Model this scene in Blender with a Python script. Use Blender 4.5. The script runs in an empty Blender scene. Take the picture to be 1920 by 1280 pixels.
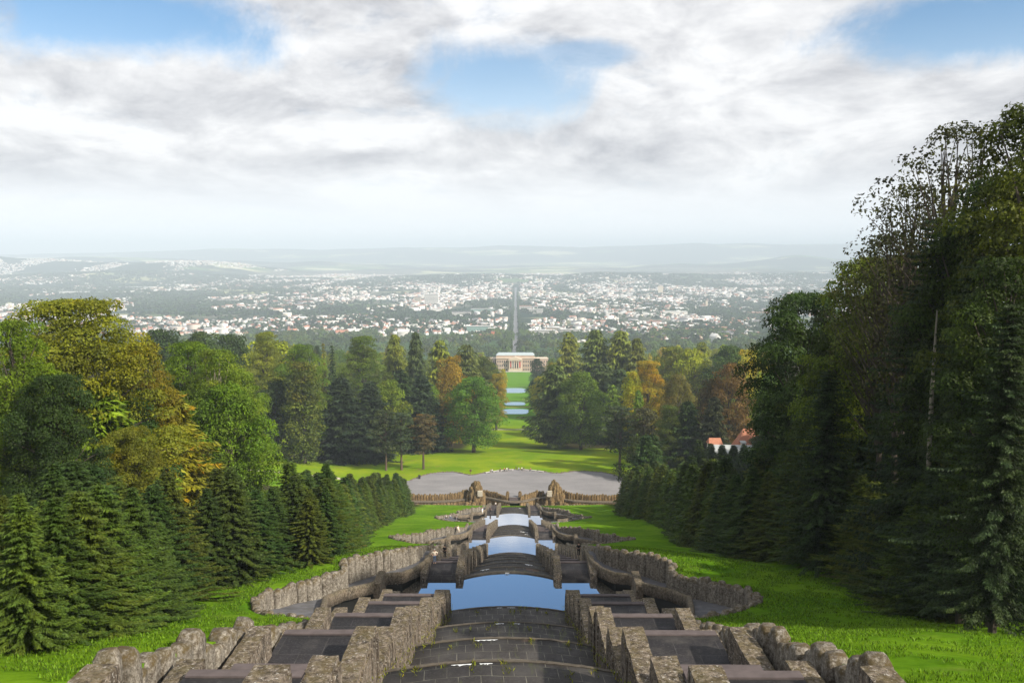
import bpy, math, random
import numpy as np
from mathutils import Vector, Matrix, noise as mnoise
R = math.radians
rng = np.random.default_rng(7)
random.seed(7)
sc = bpy.context.scene
C = sc.collection

# ------------------------------------------------------------------ camera
F = 1560.0; PITCH = R(6.36); CAMX = 0.8; YAW = math.atan(7/1560)
cam_d = bpy.data.cameras.new('camera'); cam = bpy.data.objects.new('camera', cam_d); C.objects.link(cam)
cam.location = (CAMX, 0, 0); cam.rotation_euler = (R(90)-PITCH, 0, YAW)
cam_d.sensor_width = 36; cam_d.lens = 36*F/1920; cam_d.clip_start = 0.5; cam_d.clip_end = 120000
sc.camera = cam

def row_r(py):            # drop per metre of distance on the sight line through image row py
    return math.tan(math.atan((py-640)/F)+PITCH)
def wx(px, d):            # sideways place of image column px at distance d
    return CAMX + (px-967)/F*d/1.0

# ------------------------------------------------------------------ sun and sky
SUN_AZ = math.atan2(0.80, -0.52)     # from +y towards +x
SUN_EL = R(37)
sd = bpy.data.lights.new('sun', 'SUN'); sun = bpy.data.objects.new('sun', sd); C.objects.link(sun)
sd.energy = 5.0; sd.angle = R(1.2); sd.color = (1.0, 0.92, 0.79)
tosun = Vector((math.sin(SUN_AZ)*math.cos(SUN_EL), math.cos(SUN_AZ)*math.cos(SUN_EL), math.sin(SUN_EL)))
sun.rotation_euler = tosun.to_track_quat('Z', 'Y').to_euler()

sc.view_settings.view_transform = 'Standard'; sc.view_settings.look = 'None'
sc.view_settings.exposure = 0.62; sc.view_settings.gamma = 1.0

w = bpy.data.worlds.new('World'); sc.world = w; w.use_nodes = True
nt = w.node_tree; nt.nodes.clear()

class NT:
    """small helper to write node graphs as expressions"""
    def __init__(s, tree): s.t = tree
    def n(s, typ, **kw):
        nd = s.t.nodes.new(typ)
        for k, v in kw.items(): setattr(nd, k, v)
        return nd
    def _in(s, sock, v):
        if v is None: return
        if hasattr(v, 'links') or isinstance(v, bpy.types.NodeSocket): s.t.links.new(v, sock)
        else: sock.default_value = v
    def m(s, op, a, b=None, c=None, clamp=False):
        nd = s.n('ShaderNodeMath', operation=op, use_clamp=clamp)
        for i, v in enumerate((a, b, c)): s._in(nd.inputs[i], v)
        return nd.outputs[0]
    def vm(s, op, a, b=None, scale=None):
        nd = s.n('ShaderNodeVectorMath', operation=op)
        s._in(nd.inputs[0], a); s._in(nd.inputs[1], b)
        if scale is not None: s._in(nd.inputs['Scale'], scale)
        return nd.outputs['Value'] if op in ('DOT_PRODUCT', 'LENGTH', 'DISTANCE') else nd.outputs[0]
    def xyz(s, x, y, z):
        nd = s.n('ShaderNodeCombineXYZ'); s._in(nd.inputs[0], x); s._in(nd.inputs[1], y); s._in(nd.inputs[2], z); return nd.outputs[0]
    def sep(s, v):
        nd = s.n('ShaderNodeSeparateXYZ'); s._in(nd.inputs[0], v); return nd.outputs
    def noise(s, vec, scale, detail=4, rough=0.55, dist=0.0, lac=2.0):
        nd = s.n('ShaderNodeTexNoise'); s._in(nd.inputs['Vector'], vec)
        nd.inputs['Scale'].default_value = scale; nd.inputs['Detail'].default_value = detail
        nd.inputs['Roughness'].default_value = rough; nd.inputs['Distortion'].default_value = dist
        return nd.outputs['Fac']
    def voro(s, vec, scale, feature='F1', out='Distance', rnd=1.0):
        nd = s.n('ShaderNodeTexVoronoi', feature=feature); s._in(nd.inputs['Vector'], vec)
        nd.inputs['Scale'].default_value = scale; nd.inputs['Randomness'].default_value = rnd
        return nd.outputs[out]
    def mr(s, v, a, b, c=0.0, d=1.0, smooth=False):
        nd = s.n('ShaderNodeMapRange'); nd.clamp = True
        if smooth: nd.interpolation_type = 'SMOOTHSTEP'
        for i, q in enumerate((v, a, b, c, d)): s._in(nd.inputs[i], q)
        return nd.outputs[0]
    def mix(s, f, a, b, blend='MIX'):
        nd = s.n('ShaderNodeMix', data_type='RGBA', blend_type=blend)
        s._in(nd.inputs[0], f); s._in(nd.inputs[6], a); s._in(nd.inputs[7], b)
        return nd.outputs[2]
def col(r, g, b): return (r, g, b, 1.0)

W = NT(nt)
tc = W.n('ShaderNodeTexCoord').outputs['Generated']
sky = W.n('ShaderNodeTexSky', sky_type='NISHITA'); sky.sun_disc = False
sky.sun_elevation = SUN_EL; sky.sun_rotation = SUN_AZ; sky.altitude = 500; sky.air_density = 1.0; sky.dust_density = 0.6; sky.ozone_density = 2.0
sx, sy, sz = W.sep(tc)
zz = W.m('POWER', W.m('MAXIMUM', sz, 0.0), 0.75)
base = W.xyz(sx, sy, W.m('MULTIPLY', zz, 2.1))
warp = W.n('ShaderNodeTexNoise'); W._in(warp.inputs['Vector'], base); warp.inputs['Scale'].default_value = 2.2; warp.inputs['Detail'].default_value = 2
pv = W.vm('ADD', base, W.vm('SCALE', W.vm('SUBTRACT', warp.outputs['Color'], (0.5, 0.5, 0.5)), scale=0.22))
big = W.noise(pv, 3.1, 3, 0.5)
fine = W.noise(pv, 7.5, 11, 0.64, 0.15)
# the same field sampled a little higher up gives the bright tops and grey undersides of the clouds
pv2 = W.vm('ADD', pv, (0.012, -0.006, 0.045))
fine2 = W.noise(pv2, 7.5, 9, 0.62, 0.15)
wob = W.noise(tc, 8.0, 9, 0.66, 0.3)
wob = W.m('MULTIPLY', W.m('SUBTRACT', wob, 0.5), 0.36)
def skydir(px, py):
    v = Vector(((px-960)/F, (640-py)/F, -1)).normalized()
    return cam.rotation_euler.to_matrix() @ v
gap = None
def add_gap(px, py, hw, hh, amp=1.0):
    global gap
    g = skydir(px, py); az = math.atan2(g.x, g.y); el = math.asin(g.z)
    right = Vector((math.cos(az), -math.sin(az), 0)); up = Vector((-math.sin(el)*math.sin(az), -math.sin(el)*math.cos(az), math.cos(el)))
    a = W.m('DIVIDE', W.vm('DOT_PRODUCT', tc, tuple(right)), hw/F)
    b = W.m('DIVIDE', W.m('SUBTRACT', W.vm('DOT_PRODUCT', tc, tuple(up)), 0.0), hh/F)
    q = W.m('SQRT', W.m('ADD', W.m('MULTIPLY', a, a), W.m('MULTIPLY', b, b)))
    front = W.m('GREATER_THAN', W.vm('DOT_PRODUCT', tc, tuple(g)), 0.3)
    q = W.m('ADD', q, W.m('MULTIPLY', wob, 5.5))
    v = W.m('MULTIPLY', W.mr(q, 1.32, 0.50, 0.0, amp, True), front)
    gap = v if gap is None else W.m('MAXIMUM', gap, v)
add_gap(230, 28, 270, 62); add_gap(940, 150, 150, 70, 0.95); add_gap(1075, 105, 110, 24, 0.7); add_gap(1760, 50, 180, 58)
add_gap(840, -300, 420, 165, 1.0); add_gap(-500, -200, 500, 120, .8); add_gap(2300, -500, 500, 200, .9); add_gap(960, -900, 700, 250, .9)
add_gap(950, 225, 90, 22, 0.35)
cover = W.m('SUBTRACT', 1.0, gap)
thin = W.mr(fine, 0.30, 0.46, 0.82, 1.0, True)
cover = W.m('MULTIPLY', cover, thin)
relief = W.m('MULTIPLY', W.m('SUBTRACT', fine2, fine), 3.0)
shade = W.m('ADD', W.m('ADD', W.mr(big, 0.40, 0.64, 0.0, 0.58), W.mr(fine, 0.42, 0.66, -0.10, 0.48)), relief)
hor = W.mr(sz, 0.0, 0.115, 0.0, 1.0, True)
shade = W.m('MULTIPLY', W.m('MAXIMUM', shade, 0.0), W.m('ADD', W.m('MULTIPLY', hor, 0.95), 0.05))
shade = W.m('MINIMUM', shade, 1.0)
SK = 0.10
ccol = W.mix(hor, col(6.8, 7.05, 7.3), W.mix(shade, col(6.7, 6.7, 6.75), col(3.0, 3.08, 3.4)))
blue = W.mix(1.0, sky.outputs[0], col(0.74, 0.92, 0.98), 'MULTIPLY')
blue = W.mix(W.mr(sz, 0.03, 0.26, 0.75, 0.0, True), blue, col(6.6, 7.2, 7.7))
skyc = W.mix(cover, blue, ccol)
bg = W.n('ShaderNodeBackground'); nt.links.new(skyc, bg.inputs[0]); bg.inputs[1].default_value = SK
wo = W.n('ShaderNodeOutputWorld'); nt.links.new(bg.outputs[0], wo.inputs[0])

# ------------------------------------------------------------------ object helpers
def tag(o, label=None, cat=None, group=None, kind=None):
    if label: o['label'] = label
    if cat: o['category'] = cat
    if group: o['group'] = group
    if kind: o['kind'] = kind
    return o
def empty(name, loc=(0, 0, 0), rz=0.0):
    o = bpy.data.objects.new(name, None); C.objects.link(o); o.location = loc; o.rotation_euler = (0, 0, rz)
    o.empty_display_size = 0.5
    return o
def link_mesh(name, me, mat=None, parent=None):
    o = bpy.data.objects.new(name, me); C.objects.link(o)
    if mat: me.materials.append(mat)
    if parent: o.parent = parent
    return o
def np_mesh(name, verts, faces, k, attrs=None, smooth=False, uv=None):
    """verts (N,3), faces (M,k)"""
    me = bpy.data.meshes.new(name)
    V_ = np.asarray(verts, dtype=np.float32); Fc = np.asarray(faces, dtype=np.int32)
    me.vertices.add(len(V_)); me.vertices.foreach_set('co', V_.ravel())
    me.loops.add(Fc.size); me.loops.foreach_set('vertex_index', Fc.ravel())
    me.polygons.add(len(Fc)); me.polygons.foreach_set('loop_start', np.arange(0, Fc.size, k, dtype=np.int32))
    me.polygons.foreach_set('loop_total', np.full(len(Fc), k, dtype=np.int32))
    if smooth: me.polygons.foreach_set('use_smooth', np.ones(len(Fc), dtype=bool))
    me.update(calc_edges=True)
    if attrs:
        for nm, arr in attrs.items():
            a = me.attributes.new(nm, 'FLOAT', 'POINT'); a.data.foreach_set('value', np.asarray(arr, dtype=np.float32))
    if uv is not None:
        l = me.uv_layers.new(name='UVMap'); l.data.foreach_set('uv', np.asarray(uv, dtype=np.float32)[Fc.ravel()].ravel())
    return me
class MB:
    def __init__(s): s.v = []; s.f = []; s.uv = None
    def add(s, vs, fs):
        n = len(s.v); s.v += [tuple(v) for v in vs]; s.f += [tuple(i+n for i in f) for f in fs]
    def box(s, x0, x1, y0, y1, z0, z1):
        if x0 > x1: x0, x1 = x1, x0
        s.add([(x0,y0,z0),(x1,y0,z0),(x1,y1,z0),(x0,y1,z0),(x0,y0,z1),(x1,y0,z1),(x1,y1,z1),(x0,y1,z1)],
              [(0,3,2,1),(4,5,6,7),(0,1,5,4),(1,2,6,5),(2,3,7,6),(3,0,4,7)])
    def tube(s, pts, rad, n=8, cap=True):
        pts = [Vector(p) for p in pts]; vs = []; fs = []
        for i, p in enumerate(pts):
            t = (pts[min(i+1, len(pts)-1)] - pts[max(i-1, 0)]).normalized()
            a = t.orthogonal().normalized() if i == 0 else (a - t*a.dot(t)).normalized()
            b = t.cross(a); r = rad[i] if hasattr(rad, '__len__') else rad
            for k in range(n):
                q = 2*math.pi*k/n; vs.append(p + a*math.cos(q)*r + b*math.sin(q)*r)
        for i in range(len(pts)-1):
            for k in range(n):
                fs.append((i*n+k, i*n+(k+1) % n, (i+1)*n+(k+1) % n, (i+1)*n+k))
        if cap: fs.append(tuple(range(n-1, -1, -1))); fs.append(tuple(range((len(pts)-1)*n, len(pts)*n)))
        s.add(vs, fs)
    def build(s, name, mat=None, parent=None, smooth=False):
        me = bpy.data.meshes.new(name); me.from_pydata(s.v, [], s.f); me.update()
        if smooth:
            me.polygons.foreach_set('use_smooth', [True]*len(me.polygons))
        return link_mesh(name, me, mat, parent)
def rough_box(mb, x0, x1, y0, y1, z0, z1, step=0.35, amp=0.07, seed=0.0, freq=1.6, rnd=0.10):
    """weathered block: subdivided box, softened edges, noisy faces"""
    if x0 > x1: x0, x1 = x1, x0
    n = [max(2, min(26, int(round(abs(b-a)/step)))) for a, b in ((x0,x1),(y0,y1),(z0,z1))]
    idx = {}; vs = []; fs = []
    c = ((x0+x1)/2, (y0+y1)/2, (z0+z1)/2); h = ((x1-x0)/2, (y1-y0)/2, (z1-z0)/2)
    def vid(i, j, k):
        key = (i, j, k)
        if key in idx: return idx[key]
        p = [x0+(x1-x0)*i/n[0], y0+(y1-y0)*j/n[1], z0+(z1-z0)*k/n[2]]
        on = [(i in (0, n[0])), (j in (0, n[1])), (k in (0, n[2]))]
        if sum(on) >= 2:
            for a in range(3):
                if on[a]: p[a] += (rnd if p[a] < c[a] else -rnd)*(0.75 if sum(on) == 2 else 1.0)*(0.6+0.8*mnoise.noise(Vector((p[0]*1.3+seed, p[1]*1.3, p[2]*1.3))))
        q = Vector((p[0]*freq+seed, p[1]*freq+seed*1.7, p[2]*freq))
        d = mnoise.noise_vector(q)*amp + mnoise.noise_vector(q*2.9)*amp*0.5
        idx[key] = len(vs); vs.append((p[0]+d.x, p[1]+d.y, p[2]+d.z)); return idx[key]
    for a in range(3):
        b, e = (a+1) % 3, (a+2) % 3
        for side in (0, n[a]):
            for u in range(n[b]):
                for v in range(n[e]):
                    def key(uu, vv):
                        t = [0, 0, 0]; t[a] = side; t[b] = uu; t[e] = vv; return vid(*t)
                    q = (key(u, v), key(u+1, v), key(u+1, v+1), key(u, v+1))
                    fs.append(q if side else q[::-1])
    mb.add(vs, fs)

# ------------------------------------------------------------------ materials
def new_mat(name):
    m = bpy.data.materials.new(name); m.use_nodes = True
    m.node_tree.nodes.clear(); g = NT(m.node_tree)
    out = g.n('ShaderNodeOutputMaterial'); p = g.n('ShaderNodeBsdfPrincipled')
    m.node_tree.links.new(p.outputs[0], out.inputs[0])
    p.inputs['Roughness'].default_value = 0.85
    p.inputs['Specular IOR Level'].default_value = 0.25
    return m, g, p, out
def bump(g, p, h, strength=0.5, dist=0.05):
    b = g.n('ShaderNodeBump'); b.inputs['Strength'].default_value = strength; b.inputs['Distance'].default_value = dist
    g._in(b.inputs['Height'], h); g._in(p.inputs['Normal'], b.outputs[0])
def geo(g): return g.n('ShaderNodeNewGeometry')
def simple(name, c, rough=0.8, metal=0.0, var=0.15, scale=3.0):
    m, g, p, o = new_mat(name); ob = g.n('ShaderNodeTexCoord').outputs['Object']
    f = g.noise(ob, scale, 4)
    g._in(p.inputs['Base Color'], g.mix(f, col(*[v*(1-var*1.5) for v in c]), col(*[v*(1+var) for v in c])))
    p.inputs['Roughness'].default_value = rough; p.inputs['Metallic'].default_value = metal
    return m
M = {}
# weathered tufa: brown grey, lichen freckles, moss on the upward faces
def tufa(name, base, dark, pale, moss, moss_amt, streak=0.0, spot=0.5):
    m, g, p, o = new_mat(name); G = geo(g); P = G.outputs['Position']; nz = g.sep(G.outputs['Normal'])[2]
    n1 = g.noise(P, 0.55, 5, 0.6); n2 = g.noise(P, 4.5, 6, 0.72); n3 = g.noise(P, 14.0, 4, 0.7)
    vs_ = g.noise(g.vm('MULTIPLY', P, (2.4, 2.4, 0.25)), 1.5, 5, 0.65)
    c = g.mix(g.mr(n1, 0.34, 0.66), col(*dark), col(*base))
    c = g.mix(g.mr(n2, 0.42, 0.66), c, col(*pale))
    if streak: c = g.mix(g.m('MULTIPLY', g.mr(vs_, 0.45, 0.62), streak), c, col(*[v*0.35 for v in dark]))
    c = g.mix(g.m('MULTIPLY', g.mr(g.noise(P, 7.5, 3, 0.6), 0.60, 0.66), spot), c, col(0.50, 0.48, 0.44))
    c = g.mix(g.m('MULTIPLY', g.mr(n3, 0.50, 0.62), 0.55), c, col(*[v*0.4 for v in dark]))
    mm = g.m('MULTIPLY', g.mr(nz, 0.04, 0.42), g.mr(g.noise(P, 2.1, 6, 0.75), 0.42, 0.60, 0.0, moss_amt))
    mc = g.mix(g.noise(P, 2.2, 4), col(*moss), col(moss[0]*0.45, moss[1]*0.75, moss[2]*0.7))
    c = g.mix(mm, c, mc)
    g._in(p.inputs['Base Color'], c); p.inputs['Roughness'].default_value = 0.95
    bump(g, p, g.m('ADD', g.m('MULTIPLY', n2, 0.8), n3), 0.9, 0.06)
    return m
M['tufa'] = tufa('weathered tufa', (0.128, 0.098, 0.070), (0.034, 0.026, 0.020), (0.32, 0.27, 0.215), (0.14, 0.09, 0.025), 0.5, 0.6, 0.7)
M['slab'] = tufa('grey rustic stone slab', (0.19, 0.165, 0.13), (0.07, 0.055, 0.04), (0.38, 0.35, 0.30), (0.105, 0.062, 0.022), 0.9, 0.4, 0.3)
M['goldrock'] = tufa('ochre grotto rock', (0.23, 0.145, 0.06), (0.08, 0.048, 0.022), (0.36, 0.26, 0.13), (0.10, 0.062, 0.02), 0.7, 0.9, 0.1)
M['lip'] = simple('worn lip stone', (0.085, 0.072, 0.056), 0.8, 0, 0.5, 2.5)
M['wet'] = simple('painted shade stone', (0.010, 0.010, 0.009), 0.5)  # near-black colour paints in the shade and dark reflection below the parapets
M['coping'] = tufa('mossy coping stone', (0.135, 0.10, 0.066), (0.045, 0.035, 0.025), (0.25, 0.21, 0.16), (0.10, 0.08, 0.025), 0.3, 0.2, 0.25)
# dark basalt paving with pale joints following the courses (UV in metres)
def paving(name, base, bw, bh, joint=(0.20, 0.19, 0.15), wet=0.45, foam=False):
    m, g, p, o = new_mat(name); uv = g.n('ShaderNodeUVMap'); uv.uv_map = 'UVMap'; P = geo(g).outputs['Position']
    jit = g.vm('ADD', uv.outputs[0], g.vm('SCALE', g.vm('SUBTRACT', g.n('ShaderNodeTexNoise').outputs['Color'], (0.5, 0.5, 0.5)), scale=0.03))
    bt = g.n('ShaderNodeTexBrick'); g._in(bt.inputs['Vector'], jit)
    bt.inputs['Color1'].default_value = col(*base); bt.inputs['Color2'].default_value = col(*[v*1.5 for v in base])
    bt.inputs['Mortar'].default_value = col(*joint); bt.inputs['Scale'].default_value = 1.0
    bt.inputs['Mortar Size'].default_value = 0.022; bt.inputs['Mortar Smooth'].default_value = 0.3
    bt.inputs['Brick Width'].default_value = bw; bt.inputs['Row Height'].default_value = bh; bt.inputs['Bias'].default_value = -0.3
    n1 = g.noise(P, 0.9, 6, 0.65); n2 = g.noise(P, 9.0, 5, 0.7)
    c = g.mix(g.mr(n1, 0.35, 0.7), bt.outputs['Color'], col(*[v*0.55 for v in base]))
    c = g.mix(g.mr(n2, 0.52, 0.75, 0, 0.55), c, col(0.13, 0.12, 0.11))
    c = g.mix(g.mr(g.noise(P, 0.45, 5, 0.7), 0.50, 0.72, 0, 0.65), c, col(0.12, 0.11, 0.10))
    if foam:
        uy = g.sep(uv.outputs[0])
        # mossy green joints and trickles of mineral
        c = g.mix(g.m('MULTIPLY', g.mr(g.noise(g.vm('MULTIPLY', P, (1.8, 0.35, 0.3)), 1.2, 5, 0.6), 0.58, 0.68), 0.5), c, col(0.09, 0.10, 0.03))
        c = g.mix(g.mr(g.noise(P, 0.21, 2, 0.5), 0.70, 0.72, 0, 0.5), c, col(0.15, 0.085, 0.055))
    g._in(p.inputs['Base Color'], c); p.inputs['Roughness'].default_value = wet
    g._in(p.inputs['Roughness'], g.mr(n1, 0.3, 0.7, wet, 0.9))
    bump(g, p, g.m('ADD', n2, g.m('MULTIPLY', bt.outputs['Fac'], -0.8)), 0.5, 0.04)
    return m
M['basin_step'] = paving('wet dark basalt cascade paving', (0.040, 0.034, 0.031), 1.15, 1.1, (0.24, 0.225, 0.17), 0.62, True)
M['landing'] = paving('dark stair paving', (0.025, 0.022, 0.024), 2.2, 1.8, (0.09, 0.085, 0.08), 0.7)
M['nosing'] = simple('purple brown stair coping', (0.098, 0.080, 0.079), 0.8, 0, 0.35, 2.0)
M['ramp'] = paving('grey ramp paving', (0.115, 0.115, 0.125), 1.2, 0.8, (0.15, 0.14, 0.12), 0.9)
# gravel
m, g, p, o = new_mat('pale grey gravel'); P = geo(g).outputs['Position']
g._in(p.inputs['Base Color'], g.mix(g.mr(g.noise(g.vm('MULTIPLY', P, (0.35, 1.0, 1.0)), 0.14, 6, 0.7), 0.35, 0.65),
      g.mix(g.noise(P, 2.5, 6, 0.8), col(0.11, 0.108, 0.112), col(0.21, 0.205, 0.21)), g.mix(g.noise(P, 0.8, 5, 0.8), col(0.155, 0.15, 0.155), col(0.28, 0.27, 0.27))))
p.inputs['Roughness'].default_value = 0.95; M['gravel'] = m
# water
def water_mat(name, tint, refl, wave=0.006):
    m, g, p, o = new_mat(name); P = geo(g).outputs['Position']
    m.node_tree.nodes.remove(p)
    gl = g.n('ShaderNodeBsdfGlossy'); gl.inputs['Roughness'].default_value = 0.02; gl.inputs['Color'].default_value = col(*tint)
    df = g.n('ShaderNodeBsdfDiffuse'); df.inputs['Color'].default_value = col(0.008, 0.012, 0.012)
    mx = g.n('ShaderNodeMixShader'); fr = g.n('ShaderNodeFresnel'); fr.inputs['IOR'].default_value = 1.33
    g._in(mx.inputs[0], g.mr(fr.outputs[0], 0.02, 0.12, refl*0.45, refl))
    g._in(mx.inputs[1], df.outputs[0]); g._in(mx.inputs[2], gl.outputs[0]); g._in(o.inputs[0], mx.outputs[0])
    b = g.n('ShaderNodeBump'); b.inputs['Strength'].default_value = 0.35; b.inputs['Distance'].default_value = wave
    g._in(b.inputs['Height'], g.noise(g.vm('MULTIPLY', P, (0.5, 1.4, 1.0)), 1.1, 4, 0.55)); g._in(gl.inputs['Normal'], b.outputs[0])
    return m
M['water'] = water_mat('still dark basin water', (0.92, 0.95, 1.0), 0.93)
M['pond'] = water_mat('pond water', (0.98, 0.96, 0.90), 0.85, 0.01)
m, g, p, o = new_mat('cascade foam'); P = geo(g).outputs['Position']
g._in(p.inputs['Base Color'], g.mix(g.noise(P, 6.0, 4), col(0.75, 0.77, 0.78), col(0.35, 0.36, 0.37))); p.inputs['Roughness'].default_value = 0.5; M['foam'] = m

# ------------------------------------------------------------------ numpy value noise
_perm = rng.random((256, 256))
def vnoise(x, y):
    x = np.asarray(x, float); y = np.asarray(y, float)
    xi = np.floor(x).astype(int); yi = np.floor(y).astype(int); fx = x-xi; fy = y-yi
    fx = fx*fx*(3-2*fx); fy = fy*fy*(3-2*fy)
    a = _perm[xi & 255, yi & 255]; b = _perm[(xi+1) & 255, yi & 255]; c = _perm[xi & 255, (yi+1) & 255]; d = _perm[(xi+1) & 255, (yi+1) & 255]
    return (a*(1-fx)+b*fx)*(1-fy) + (c*(1-fx)+d*fx)*fy
def fbm(x, y, o=4):
    s = 0; a = 0.5
    for i in range(o): s = s + a*vnoise(x*2**i+17*i, y*2**i+9*i); a *= 0.5
    return s/(1-0.5**o)
def smooth(a, b, x):
    t = np.clip((np.asarray(x, float)-a)/(b-a), 0, 1); return t*t*(3-2*t)

# ------------------------------------------------------------------ the lie of the land
POOLS = [dict(z=-37.8, near=83.0, lip=92.0, k=1.0), dict(z=-66.9, near=175.0, lip=187.0, k=1.13), dict(z=-93.3, near=271.0, lip=285.0, k=1.15)]
# half-width of the built channel (inner face of the outer rustic wall), before the lip of a basin: offset from lip -> x
LOBE_D = np.array([-33, -31.5, -28.5, -25, -21, -17.5, -14, -10, -8.2, -7.2, -5.5, -4, -2.5, 0, 2, 5, 9])
LOBE_X = np.array([12.6, 14.2, 17.8, 20.8, 22.2, 22.0, 20.4, 17.9, 16.9, 17.0, 17.7, 17.2, 16.0, 14.0, 12.3, 10.9, 10.6])
def B(y):
    y = np.asarray(y, float); b = np.where(y < 75, 12.6, 10.6)
    for q in POOLS:
        o = y-q['lip']; v = np.interp(o, LOBE_D, LOBE_X)
        v = np.where(v > 12.6, 12.6+(v-12.6)*(1+(q['k']-1)*2.2), v)
        b = np.where((o > -33) & (o < 9), v, b)
    return b
SK_D = [-5, 12, 24, 29.1, 41.6, 53.3, 65.2, 76.8, 83, 98, 111, 175, 193, 271, 291, 341]
SK_Z = [-3, -9.3, -13.4, -15.5, -19.9, -24.3, -28.7, -33.0, -36.6, -37.7, -42.2, -65.8, -66.9, -92.3, -93.4, -108]
def S(y): return np.interp(y, SK_D, SK_Z)
def ramp_z(y, q):      # walkway round a basin
    o = np.asarray(y, float)-q['lip']
    return q['z'] + np.interp(o, [-33, -27, -18, -12, -6, 0, 5, 8], [8.4, 6.7, 4.4, 2.9, 1.6, 0.95, 0.35, 0.1])
T_D = [-5, 12, 24, 39, 60, 68, 77, 84, 90, 97, 112, 150, 157, 168, 180, 187, 194, 210, 250, 262, 275, 286, 294, 310, 338, 345, 356, 398]
T_Z = [-1.9, -8.6, -13.3, -18.9, -27.8, -30.6, -32.7, -33.9, -34.1, -36.0, -41.2, -55.0, -57.2, -60.0, -62.7, -64.4, -67.0, -71.6, -84.3, -87.6, -89.9, -91.2, -93.6, -98.6, -107.2, -108.2, -108.4, -108.3]
AX_D = [398, 440, 480, 560, 640, 716, 750, 768, 800, 996, 1056, 1100, 1440, 1480, 1600, 1900, 3000, 5000, 8000, 12000, 60000]
AX_Z = [-108.3, -113.2, -119, -131, -138.5, -144.6, -145.2, -147.1, -148, -175.9, -176.4, -183, -214, -219, -222, -236, -290, -330, -350, -352, -352]
def ground(x, y):
    x = np.asarray(x, float); y = np.asarray(y, float); ax = np.abs(x)
    near = np.interp(y, T_D, T_Z); far = np.interp(y, AX_D, AX_Z)
    z = np.where(y < 398, near, far)
    # away from the walls the bank is one even slope
    even = np.interp(y, [-5, 12, 45, 62, 75, 90, 180, 280, 338, 398], [-1.9, -8.4, -21.3, -28.0, -31.7, -35.8, -64.0, -91.5, -107.2, -108.3])
    t = smooth(14, 34, ax)*(y < 398); z = z*(1-t)+even*t
    # banks rise to both sides
    rise = np.maximum(ax-34, 0); rr = np.where(x > 0, np.minimum(rise*0.22+np.maximum(ax-48, 0)*0.25*(1-smooth(120, 200, y)), 16+rise*0.05), np.minimum(rise*0.10, 8+rise*0.03))
    z = z + rr*smooth(0, 60, y)*(1-smooth(322, 346, y)*(1-smooth(75, 110, ax)))*(1-smooth(330, 430, y))
    side = smooth(60, 330, ax)
    z = z + side*np.interp(y, [0, 300, 420, 700, 1000, 1400, 1800, 2200], [0, 10, 26, 36, 38, 18, 4, 0])
    # gentle hummocks in the grass, wide hills in the plain
    hm = (fbm(x*0.09+3, y*0.06, 3)-0.5)*1.3*smooth(13, 22, ax)*(1-smooth(330, 345, y)) + (fbm(x*0.02, y*0.02+7, 3)-0.5)*3.0*smooth(405, 520, y)*smooth(18, 60, ax)
    z = z + hm
    pl = smooth(2200, 5000, y)
    z = z + pl*(fbm(x/1500.+5, y/1500.+2, 4)-0.5)*60
    # hill country beyond the town
    def ridge(y0, wy, h, sx, ox, lo=0.25):
        prof = np.exp(-((y-y0-(vnoise(x/sx+ox, 3.3)-0.5)*wy*1.2)/wy)**2)
        return h*prof*(lo+(1-lo)*np.clip((fbm(x/sx+ox*2, ox, 4)-0.34)*2.6, 0, 1.15))
    z = z + 185*np.exp(-((y-11200)/1300)**2)*smooth(-2600, -4300, x)*(0.8+0.4*fbm(x/1500., 3.3, 3))
    z = z + ridge(9300, 700, 70, 1500, 9.1, 0.0) + ridge(12300, 1100, 130, 2300, 4.2, .0) + ridge(15500, 1500, 215, 3200, 8.7, .05)
    CP = np.array([-400, 0, 300, 450, 600, 760, 860, 950, 1100, 1200, 1300, 1450, 1600, 1900, 2400]); CZ = np.array([-210, -170, -70, 0, -25, 50, 25, 80, 50, 80, 150, 115, 110, 60, 40])
    crest = np.interp(x/np.maximum(y, 1)*F+967, CP, CZ)+352+(fbm(x/900., 5.5, 4)-0.5)*60
    z = z + crest*np.exp(-((y-22500)/2300)**2)
    return z
def gz(x, y): return float(ground(x, y))
def hit(px, py):
    """where the sight line through a photo pixel meets the land"""
    r = row_r(py); k = (px-967)/F*1.0
    dd = np.concatenate([np.arange(14, 420, 0.25), np.arange(420, 3000, 2.0)])
    xs = CAMX+k*dd; below = -r*dd < ground(xs, dd)
    i = int(np.argmax(below)); return float(xs[i]), float(dd[i]), gz(xs[i], dd[i])

def channel(y): return (y > 9.5) & (y < 341.0)
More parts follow.
